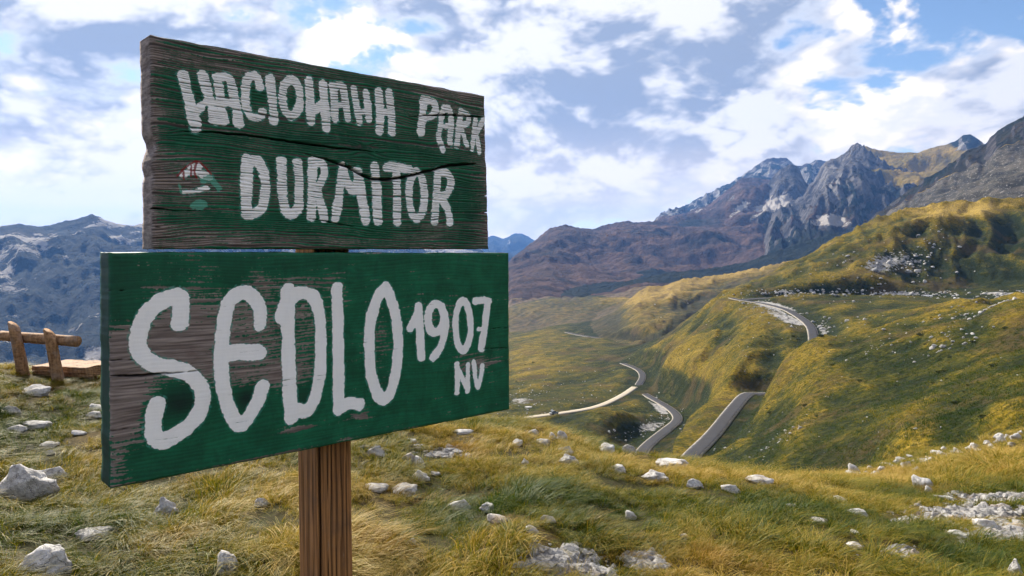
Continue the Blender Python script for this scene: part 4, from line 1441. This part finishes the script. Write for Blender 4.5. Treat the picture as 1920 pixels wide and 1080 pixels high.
def log_mesh(a, b, r0, r1, seed, cut=(0, 0), n=18, m=14):
    a, b = Vector(a), Vector(b)
    ax = (b - a).normalized()
    ref = Vector((0, 0, 1)) if abs(ax.z) < 0.8 else Vector((0, 1, 0))
    u = ax.cross(ref).normalized(); v = ax.cross(u)
    V, Q, T = [], [], []
    for i in range(m):
        t = i / (m - 1)
        for j in range(n):
            an = 2 * math.pi * j / n
            rr = (r0 + (r1 - r0) * t) * (1 + 0.06 * float(gnoise(np.array([math.cos(an) * 1.3 + seed]), np.array([math.sin(an) * 1.3 + t * 3]), seed)[0]))
            sh = (cut[0] if i == 0 else cut[1] if i == m - 1 else 0) * math.cos(an)
            p = a + (b - a) * t + u * math.cos(an) * rr + v * math.sin(an) * rr + ax * sh
            V.append(p[:])
    for e in (0, m - 1):
        ring = [e * n + j for j in range(n)]
        V.append(tuple(np.mean([V[q] for q in ring], 0)))
        c = len(V) - 1
        for j in range(n):
            T.append((ring[j], ring[(j + 1) % n], c) if e else (ring[(j + 1) % n], ring[j], c))
    me = mesh_np('log', np.array(V), grid_quads(m, n, True), T)
    return me


def build_bench():
    bl = Vector(cast(40, 702, 8)); br = Vector(cast(106, 716, 8))
    d = (br - bl); d.z = 0
    L = d.length
    o = empty('log_bench', tuple((bl + br) / 2), math.atan2(d.y, d.x))
    tag(o, 'low rustic bench of peeled logs on the grass left of the signpost', 'bench')
    sc = (br.y * CP) / FPX            # metres per pixel there
    H = 94 * sc
    for s, zz, sd in ((-1, bl.z - o.location.z, 1), (1, br.z - o.location.z, 2)):
        x = s * L / 2
        link('backrest_post', log_mesh((x, 0, zz - 0.15), (x - 0.02, -0.20 * H, zz + H), 0.068, 0.056, sd, (0, 0.06)), M_LOG, o)
    zr = H * 0.80
    link('backrest_rail', log_mesh((-L / 2 - 0.34, 0.02, zr + 0.02), (L / 2 + 0.24, 0.0, zr - 0.02), 0.058, 0.064, 5), M_LOG, o)
    # split-log seat, thick and rough
    bm = bmesh.new()
    bmesh.ops.create_cube(bm, size=1.0)
    bmesh.ops.subdivide_edges(bm, edges=bm.edges[:], cuts=9, use_grid_fill=True)
    sl = L + 0.26
    for q in bm.verts:
        x, y, z = q.co
        yy = y * 0.52 * (1 - 0.12 * max(0, -z * 2))
        nn = float(gnoise(np.array([x * 6.0]), np.array([y * 5 + z * 7.0]), 4)[0])
        q.co = Vector((x * sl + 0.12 + nn * 0.012, yy + 0.36 + nn * 0.012, z * 0.12 + 0.06 + nn * 0.008))
    bmesh.ops.bevel(bm, geom=[e for e in bm.edges if e.is_boundary], offset=0.01)
    me = bpy.data.meshes.new('seat'); bm.to_mesh(me); bm.free()
    link('seat', me, M_LOG, o)
    for s in (-1, 1):
        link('leg', log_mesh((s * sl * 0.27 + 0.12, 0.36, -0.35), (s * sl * 0.27 + 0.12, 0.36, 0.0), 0.075, 0.07, 8 + s), M_LOG, o)
    ROCK_FOOT.append((o.location.x, o.location.y, L * 0.5, 0.2))


build_bench()


# ------------------------------------------------------------------ the two cars on the road
def build_car(name, loc, rz, col, label):
    o = empty(name, loc, rz)
    tag(o, label, 'car')
    m, n = new_mat('car_paint')
    finish(n, col, 0.3, None, 0.5)
    g, n = new_mat('car_glass')
    finish(n, (0.015, 0.018, 0.022), 0.08, None, 0.6)
    t, n = new_mat('tyre_rubber')
    finish(n, (0.02, 0.02, 0.02), 0.8)
    prof = [(-2.1, .45), (-2.1, .85), (-1.95, .98), (-1.2, 1.02), (0.7, 0.98), (1.75, .86), (2.1, .70), (2.12, .42), (1.7, .32), (-1.8, .32)]
    cabin = [(-1.75, .99), (-1.35, 1.46), (-0.6, 1.53), (0.15, 1.48), (0.95, .96)]

    def loft(pts, w0, w1, zt):
        V = []
        for sgn in (-1, 1):
            for (x, z) in pts:
                f = min(1.0, max(0.0, (z - 0.9) / zt))
                V.append((x, sgn * (w0 + (w1 - w0) * f), z))
        k = len(pts)
        bm = bmesh.new()
        vs = [bm.verts.new(v) for v in V]
        bm.faces.new(vs[:k][::-1]); bm.faces.new(vs[k:])
        for i in range(k):
            bm.faces.new((vs[i], vs[(i + 1) % k], vs[k + (i + 1) % k], vs[k + i]))
        bmesh.ops.recalc_face_normals(bm, faces=bm.faces[:])
        bmesh.ops.bevel(bm, geom=bm.edges[:], offset=0.06, segments=2, affect='EDGES')
        me = bpy.data.meshes.new('part'); bm.to_mesh(me); bm.free()
        return me
    link('body', loft(prof, .88, .84, .2), m, o)
    link('cabin', loft(cabin, .80, .62, .6), g, o)
    link('roof', loft([(-1.38, 1.47), (-1.30, 1.53), (-0.6, 1.58), (0.12, 1.54), (0.2, 1.47)], .68, .60, .6), m, o)
    for x in (-1.3, 1.3):
        for y in (-.80, .80):
            link('wheel', log_mesh((x, y - .1, .33), (x, y + .1, .33), .33, .33, 3, n=16, m=3), t, o)


def road_spot(key, px, side=0.0):
    P = ROADC[key]
    qx, _ = world_to_pix(P[:, 0], P[:, 1], P[:, 2])
    i = int(np.argmin(np.abs(qx - px)))
    T = P[min(i + 1, len(P) - 1)] - P[max(i - 1, 0)]
    a = math.atan2(T[1], T[0])
    return (P[i, 0] - math.sin(a) * side, P[i, 1] + math.cos(a) * side, P[i, 2] + 0.09), a


c, a = road_spot('upper', 1741, 1.1)
build_car('white_car', c, a, (0.80, 0.80, 0.80), 'tiny white car on the level road across the right hillside')
c, a = road_spot('track', 1033, 0.9)
build_car('grey_car', c, a + math.pi, (0.20, 0.23, 0.25), 'tiny grey car on the pale gravel track in the valley')

# ------------------------------------------------------------------ loose rock on the slopes
def rock_scatter(name, label, spots, seed, kind='stuff'):
    rg = np.random.default_rng(seed)
    base = [rock_mesh(300 + i, 2) for i in range(4)]
    V, T, off = [], [], 0
    for (px, py, sx, sy, ang, cnt, smin, smax, r0, r1) in spots:
        c, s = math.cos(math.radians(ang)), math.sin(math.radians(ang))
        for _ in range(cnt):
            u, v = rg.normal(0, .5, 2)
            qx, qy = px + u * sx * c - v * sy * s, py + u * sx * s + v * sy * c
            x, y, z = cast(qx, qy, r0, 1500)
            r = math.hypot(x, y)
            if not (r0 <= r <= r1):
                continue
            i = int(np.searchsorted(RR, r)); j = int(np.clip(np.searchsorted(AZ_D, math.atan2(x, y)), 0, nD - 1))
            if ROADDIST[min(i, NR - 1), j] < 1.0:
                continue
            P, F = base[rg.integers(4)]
            sz = smin * (smax / smin) ** (rg.random() ** 1.8)
            an = rg.uniform(0, 6.28)
            R = np.array([[math.cos(an), -math.sin(an), 0], [math.sin(an), math.cos(an), 0], [0, 0, 1]])
            Q = (P * np.array([1, rg.uniform(.6, 1), rg.uniform(.45, .8)])) @ R.T * sz * 0.5
            V.append(Q + np.array([x, y, z + sz * 0.1])); T.append(F + off); off += len(P)
    me = mesh_np(name, np.vstack(V), None, np.vstack(T))
    return tag(link(name, me, M_ROCKF), label, kind=kind)


def mat_farrock():
    m, n = new_mat('far_limestone')
    p = n.n('ShaderNodeNewGeometry').outputs['Position']
    a = n.noise(p, 0.9, 5, 0.65)
    c = n.mixc(n.smooth(a, 0.3, 0.7), (0.22, 0.215, 0.21), (0.52, 0.51, 0.50))
    finish(n, c, 0.9, bump(n, n.noise(p, 2.5, 5, 0.7), 0.8, 0.3), 0.1)
    return m


M_ROCKF = mat_farrock()
rock_scatter('roadside_rocks', 'pale rubble and rock cuts along the winding road', [
    (1490, 549, 150, 7, 0, 110, 0.7, 2.6, 420, 520), (1690, 550, 150, 6, 0, 90, 0.7, 2.4, 430, 520), (1880, 550, 90, 20, 2, 130, 0.7, 2.4, 380, 470),
    (1480, 596, 120, 16, 22, 130, 0.5, 2.0, 320, 445), (1430, 575, 80, 10, 14, 50, 0.5, 1.6, 370, 450), (1548, 615, 16, 50, 0, 40, 0.5, 1.6, 280, 350),
    (1250, 768, 60, 12, 42, 70, 0.5, 1.8, 270, 370), (1215, 800, 60, 16, -20, 60, 0.4, 1.4, 225, 330), (1365, 800, 14, 60, 20, 30, 0.3, 0.9, 160, 230),
    (1280, 790, 10, 30, 0, 22, 0.4, 1.2, 240, 330)], 5)
rock_scatter('slope_rocks', 'scattered pale outcrops and stones on the green slopes', [
    (1690, 490, 110, 46, 0, 60, 0.9, 4.6, 430, 700), (1735, 480, 30, 60, 20, 40, 0.8, 3.2, 430, 700), (1600, 500, 160, 30, -10, 22, 0.6, 2.0, 430, 700),
    (1790, 640, 60, 40, -30, 45, 0.3, 1.4, 150, 320), (1850, 592, 120, 26, 0, 60, 0.4, 1.6, 190, 330), (1640, 650, 120, 24, -10, 30, 0.3, 1.0, 150, 300),
    (1465, 828, 70, 14, -38, 26, 0.2, 0.8, 90, 180), (1600, 760, 500, 130, -15, 70, 0.15, 0.5, 60, 210), 
    (985, 755, 60, 30, 0, 60, 0.5, 1.8, 300, 480), (1080, 740, 120, 30, 0, 50, 0.4, 1.2, 300, 480), (1000, 700, 200, 60, 0, 60, 0.4, 1.4, 300, 700),
    (1420, 640, 240, 80, 0, 34, 0.3, 1.2, 220, 460), (1350, 575, 260, 40, 0, 40, 0.6, 2.0, 400, 900), (1750, 590, 300, 40, 0, 44, 0.3, 1.2, 200, 450)], 9)
x, y, z = cast(992, 764, 200)
so = link('rock', ROCKS[4]); so.location = (x, y, z + 0.2); so.scale = (1.9, 1.4, 0.5)
tag(so, 'tiny white flat rock slab beside the gravel track in the valley', 'rock')

# ------------------------------------------------------------------ gravel in the meadow
def build_gravel():
    rg = np.random.default_rng(21)
    base = [rock_mesh(400 + i, 1, ncut=8) for i in range(5)]
    V, T, off = [], [], 0
    ii = np.nonzero((RR > 2.4) & (RR < 17))[0]
    for (px, py, sx, sy), cnt in zip(GRAVEL, (420, 320, 220, 600, 600, 160, 260, 150, 50, 60)):
        for _ in range(cnt):
            u, v = rg.normal(0, .62, 2)
            x, y, z = cast(px + u * sx, py + v * sy, 2.3, 24)
            if math.hypot(x, y) > 20:
                continue
            P, F = base[rg.integers(5)]
            sz = 0.014 * (7.0 ** (rg.random() ** 2.4)) * (1 if math.hypot(x, y) < 6 else 1.1)
            an = rg.uniform(0, 6.28)
            R = np.array([[math.cos(an), -math.sin(an), 0], [math.sin(an), math.cos(an), 0], [0, 0, 1]])
            Q = (P * np.array([1, rg.uniform(.55, 1), rg.uniform(.35, .75)])) @ R.T * sz * 0.6
            V.append(Q + np.array([x, y, z + sz * 0.04])); T.append(F + off); off += len(P)
    me = mesh_np('gravel', np.vstack(V), None, np.vstack(T), smooth=False)
    tag(link('gravel', me, M_GRAV), 'white limestone gravel in bare patches of the meadow', kind='stuff')


build_gravel()


# ------------------------------------------------------------------ grass
def mat_grass():
    m, n = new_mat('dry_alpine_grass')
    t = n.attr('tint', 'INSTANCER')
    v = n.attr('vary', 'INSTANCER')
    hgt = n.attr('hgt')
    own = n.attr('own')
    k = n.m('ADD', t, n.m('ADD', n.m('MULTIPLY', n.m('SUBTRACT', own, 0.5), 0.85), n.m('MULTIPLY', n.m('SUBTRACT', hgt, 0.5), 0.30)))
    c = n.mixc(n.smooth(k, 0.0, 0.42), (0.026, 0.060, 0.003), (0.142, 0.142, 0.005))
    c = n.mixc(n.smooth(k, 0.38, 0.75), c, (0.29, 0.210, 0.010))
    c = n.mixc(n.smooth(k, 0.72, 1.15), c, (0.52, 0.36, 0.10))
    c = n.mixc(n.smooth(v, 0.68, 1.0, 0.0, 0.5), c, (0.33, 0.15, 0.030))
    d = n.n('ShaderNodeBsdfPrincipled')
    n.set(d, 'Base_Color', c); n.set(d, 'Roughness', 0.6); n.set(d, 'Specular_IOR_Level', 0.25)
    tr = n.n('ShaderNodeBsdfTranslucent', Color=c)
    mx = n.n('ShaderNodeMixShader', i0=0.32, i1=d.outputs[0], i2=tr.outputs[0])
    o = n.n('ShaderNodeOutputMaterial')
    n.t.links.new(mx.outputs[0], o.inputs[0])
    return m


M_GRASS = mat_grass()


def tuft(seed, blades, hmin, hmax, rad, lean, width, segs=4, droop=1.0):
    rg = np.random.default_rng(seed)
    V, Q, T, H, O = [], [], [], [], []
    for b in range(blades):
        a = rg.uniform(0, 2 * np.pi); rr = rad * math.sqrt(rg.random())
        x, y = rr * math.cos(a), rr * math.sin(a)
        h = rg.uniform(hmin, hmax)
        da = rg.normal(0, 0.9)
        lx = lean * rg.uniform(.5, 1.5) + 0.45 * math.cos(a) * rr / rad + rg.normal(0, .25)
        ly = 0.45 * math.sin(a) * rr / rad + rg.normal(0, .25)
        w = width * rg.uniform(.7, 1.3)
        tw = rg.uniform(0, np.pi)
        wx, wy = math.cos(tw) * w, math.sin(tw) * w
        own = rg.random()
        i0 = len(V)
        for s in range(segs):
            t = s / segs
            k = t ** 1.7 * droop
            cx, cy = x + lx * h * k, y + ly * h * k
            cz = h * t * (1 - 0.30 * k * min(1.5, math.hypot(lx, ly))) - 0.012 * (s == 0)
            f = 1 - 0.65 * t
            V += [(cx - wx * f, cy - wy * f, cz), (cx + wx * f, cy + wy * f, cz)]
            H += [t, t]; O += [own, own]
        k = droop
        V.append((x + lx * h * k, y + ly * h * k, h * (1 - 0.34 * k * min(1.5, math.hypot(lx, ly)))))
        H.append(1.0); O.append(own)
        for s in range(segs - 1):
            p = i0 + 2 * s
            Q.append((p, p + 1, p + 3, p + 2))
        p = i0 + 2 * (segs - 1)
        T.append((p, p + 1, p + 2))
    me = mesh_np('tuft', np.array(V), Q, T)
    add_attr(me, 'hgt', np.array(H)); add_attr(me, 'own', np.array(O))
    me.materials.append(M_GRASS)
    return bpy.data.objects.new('tuft', me)


def instancer(name, label, protos, pts, rot, scl, var, extra):
    coll = bpy.data.collections.new(name + '_tufts')
    for k, p in enumerate(protos):
        p.name = '%s_%02d' % (name, k)
        coll.objects.link(p)
    me = bpy.data.meshes.new(name)
    me.vertices.add(len(pts))
    me.vertices.foreach_set('co', np.ascontiguousarray(pts, np.float32).ravel())
    a = me.attributes.new('rot', 'FLOAT_VECTOR', 'POINT'); a.data.foreach_set('vector', np.ascontiguousarray(rot, np.float32).ravel())
    a = me.attributes.new('scl', 'FLOAT_VECTOR', 'POINT'); a.data.foreach_set('vector', np.ascontiguousarray(scl, np.float32).ravel())
    a = me.attributes.new('var', 'INT', 'POINT'); a.data.foreach_set('value', np.ascontiguousarray(var, np.int32))
    for k, v in extra.items():
        add_attr(me, k, v)
    o = link(name, me, M_GRASS)
    ng = bpy.data.node_groups.new(name, 'GeometryNodeTree')
    ng.interface.new_socket('Geometry', in_out='INPUT', socket_type='NodeSocketGeometry')
    ng.interface.new_socket('Geometry', in_out='OUTPUT', socket_type='NodeSocketGeometry')
    N = ng.nodes.new
    gi, go = N('NodeGroupInput'), N('NodeGroupOutput')
    ci = N('GeometryNodeCollectionInfo'); ci.inputs['Collection'].default_value = coll
    ci.inputs['Separate Children'].default_value = True
    ci.inputs['Reset Children'].default_value = True
    ip = N('GeometryNodeInstanceOnPoints'); ip.inputs['Pick Instance'].default_value = True

    def na(nm, ty):
        q = N('GeometryNodeInputNamedAttribute'); q.data_type = ty; q.inputs['Name'].default_value = nm
        return [s for s in q.outputs if s.enabled and s.name == 'Attribute'][0]
    L = ng.links.new
    L(gi.outputs[0], ip.inputs['Points'])
    L(ci.outputs[0], ip.inputs['Instance'])
    L(na('var', 'INT'), ip.inputs['Instance Index'])
    L(na('scl', 'FLOAT_VECTOR'), ip.inputs['Scale'])
    er = N('FunctionNodeEulerToRotation')
    L(na('rot', 'FLOAT_VECTOR'), er.inputs[0])
    L(er.outputs[0], ip.inputs['Rotation'])
    L(ip.outputs[0], go.inputs[0])
    md = o.modifiers.new('scatter', 'NODES'); md.node_group = ng
    return tag(o, label, kind='stuff')


def grid_val(arr, x, y):
    i = np.clip(np.searchsorted(RR, np.hypot(x, y)), 0, NR - 1)
    j = np.clip(np.searchsorted(AZ_D, np.arctan2(x, y)), 0, nD - 1)
    return arr[i, j]


def build_grass():
    rg = np.random.default_rng(77)
    protos = [tuft(1, 46, .07, .15, .085, .9, .0025), tuft(2, 46, .08, .17, .09, 1.2, .0025), tuft(3, 44, .06, .13, .10, .5, .0026),
              tuft(4, 40, .10, .19, .10, 1.2, .0023, 5, 1.2), tuft(5, 34, .10, .20, .07, .7, .0025, 4), tuft(6, 7, .18, .36, .05, .5, .0012, 5, .9)]
    n = 27000
    # density per square metre falls off beyond a few metres
    r = np.sqrt(rg.uniform(2.1 ** 2, 13.0 ** 2, n))
    r = np.where(rg.random(n) < 0.45, 2.1 * (13.0 / 2.1) ** rg.random(n), r)
    r2 = rg.uniform(11, 27, 5000)
    az = rg.uniform(math.radians(-40), math.radians(40), n)
    az2 = rg.uniform(math.radians(-40), math.radians(40), 5000)
    ta, tb_ = px_to_az(rg.normal(1850, 60, 900)), np.exp(rg.normal(math.log(12.5), .16, 900))
    r = np.r_[r, r2, tb_]; az = np.r_[az, az2, ta]
    x, y = r * np.sin(az), r * np.cos(az)
    grv = grid_val(GRAV, x, y)
    gl = grid_val(gD, x, y)
    clump = fbm(x / 0.55, y / 0.55, 3, 200); patch = fbm(x / 1.9, y / 1.9, 3, 210)
    keep = (rg.random(len(x)) > np.clip(grv * 1.7 - 0.15, 0, 0.985)) & (clump > -0.38 + 0.25 * rg.random(len(x)))
    front = np.ones(len(x))
    for (rx, ry, rad, hh) in ROCK_FOOT:
        d = np.hypot(x - rx, y - ry)
        keep &= d > rad * 0.92
        # short grass on the near side of a stone
        ux, uy = rx / math.hypot(rx, ry), ry / math.hypot(rx, ry)
        near = (x - rx) * -ux + (y - ry) * -uy
        lat = np.abs((x - rx) * -uy + (y - ry) * ux)
        m = (near > 0) & (near < rad + 0.35) & (lat < rad * 1.05)
        front = np.where(m, np.minimum(front, np.clip(hh * 2.2 / 0.12, 0.45, 0.9)), front)
    keep &= np.hypot(x - P_S.x - E_S.x * 0.42, y - P_S.y - E_S.y * 0.42) > 0.10
    x, y, clump, patch, gl, front, grv, r = [q[keep] for q in (x, y, clump, patch, gl, front, grv, r)]
    n = len(x)
    z = ground_z(x, y) - 0.006
    px, py = world_to_pix(x, y, z)
    tall = np.exp(-((px - 1850) / 100) ** 2 - ((py - 884) / 26) ** 2)      # the golden stand beside the path
    var = rg.choice([0, 1, 2, 3, 4, 5], n, p=[.25, .22, .2, .12, .15, .06])
    var = np.where((var == 5) & (tall < .2) & (rg.random(n) < .3), 2, var)
    sc = (0.40 + 0.46 * np.clip(clump + .3, 0, 1)) * rg.uniform(.75, 1.3, n) * front * (1 + 2.0 * tall) * np.where(grv > .25, .6, 1) * np.clip(1 + (r - 12) / 18, 1, 1.5)
    tint = 0.40 + 0.95 * patch + 0.25 * (gl - .4) + rg.normal(0, .10, n) + .5 * tall + 0.10 * np.clip((px - 900) / 900, -.4, 1)
    wind = math.radians(-35) + rg.normal(0, 1.1, n) + 1.2 * fbm(x / 1.2, y / 1.2, 2, 230)
    rot = np.stack([rg.normal(0, .10, n), rg.normal(0, .10, n), wind], 1)
    scl = np.stack([sc * rg.uniform(.9, 1.25, n), sc * rg.uniform(.9, 1.25, n), sc], 1)
    instancer('meadow_grass', 'wind-combed yellow and green grass covering the knoll', protos, np.stack([x, y, z], 1), rot, scl, var,
              {'tint': tint, 'vary': np.clip(0.5 + 0.8 * fbm(x / 1.1, y / 1.1, 3, 240) + rg.normal(0, .08, n), 0, 1)})
    # coarse clumps on the slopes beyond
    n = 42000
    r = 45 * (480 / 45) ** rg.random(n)
    az = rg.uniform(math.radians(-2), math.radians(38), n)
    x, y = r * np.sin(az), r * np.cos(az)
    ok = (grid_val(ROADDIST[:, :nD], x, y) > 0.8) & (grid_val(rD, x, y) < 0.45)
    cl = fbm(x / 6, y / 6, 3, 250)
    ok &= cl > -0.1 - 0.5 * rg.random(n)
    x, y, r, cl = x[ok], y[ok], r[ok], cl[ok]
    n = len(x)
    z = ground_z(x, y) - 0.03
    gl = grid_val(gD, x, y)
    protos = [tuft(21, 16, .16, .34, .28, .5, .014, 2), tuft(22, 16, .14, .30, .32, .8, .016, 2), tuft(23, 14, .12, .26, .35, .3, .016, 2)]
    sc = rg.uniform(.7, 1.9, n)
    rot = np.stack([rg.normal(0, .1, n), rg.normal(0, .1, n), rg.uniform(0, 6.28, n)], 1)
    tint = -0.16 + 0.55 * gl + 0.9 * fbm(x / 14, y / 14, 4, 260) + rg.normal(0, .14, n)
    instancer('slope_grass', 'clumpy yellow green grass on the near slopes', protos, np.stack([x, y, z], 1), rot, np.stack([sc, sc, sc * .8], 1), rg.integers(0, 3, n),
              {'tint': tint, 'vary': rg.random(n) * .85})


build_grass()


# ------------------------------------------------------------------ scrub
def build_scrub():
    rg = np.random.default_rng(91)
    m, n = new_mat('juniper_scrub')
    p = n.n('ShaderNodeNewGeometry').outputs['Position']
    finish(n, n.mixc(n.noise(p, 2.0, 4, 0.6), (0.030, 0.042, 0.010), (0.060, 0.070, 0.018)), 0.9)
    V, T, off = [], [], 0
    for (px, py, sx, sy, cnt, r0, r1) in [(1240, 610, 60, 26, 14, 430, 900), (1290, 760, 60, 30, 8, 230, 360), (1700, 700, 220, 90, 26, 80, 240),
                                          (1650, 510, 250, 30, 20, 430, 700), (1450, 630, 90, 30, 6, 300, 440), (1080, 690, 100, 40, 10, 350, 700), (1830, 660, 90, 60, 12, 100, 240)]:
        for _ in range(cnt):
            x, y, z = cast(px + rg.normal(0, .6) * sx, py + rg.normal(0, .6) * sy, r0, 1500)
            if not (r0 < math.hypot(x, y) < r1):
                continue
            sz = rg.uniform(.3, 1.1) * (1 if math.hypot(x, y) > 200 else .6)
            k = 130                               # leaf-sized faces through a low dome
            d = rg.normal(size=(k, 3)); d[:, 2] = np.abs(d[:, 2]) * .6
            d /= np.linalg.norm(d, axis=1)[:, None]
            c = d * rg.uniform(.4, 1.0, (k, 1)) * np.array([1, 1, .62]) * sz
            e1 = rg.normal(size=(k, 3)); e1 /= np.linalg.norm(e1, axis=1)[:, None]
            e2 = rg.normal(size=(k, 3)); e2 /= np.linalg.norm(e2, axis=1)[:, None]
            q = 0.20 * sz
            tri = np.stack([c - e1 * q, c + e1 * q, c + e2 * q * 1.6], 1).reshape(-1, 3) + np.array([x, y, z])
            V.append(tri); T.append(np.arange(3 * k).reshape(-1, 3) + off); off += 3 * k
    me = mesh_np('scrub', np.vstack(V), None, np.vstack(T), smooth=False)
    tag(link('scrub', me, m), 'low dark juniper scrub dotted over the slopes', kind='stuff')


build_scrub()
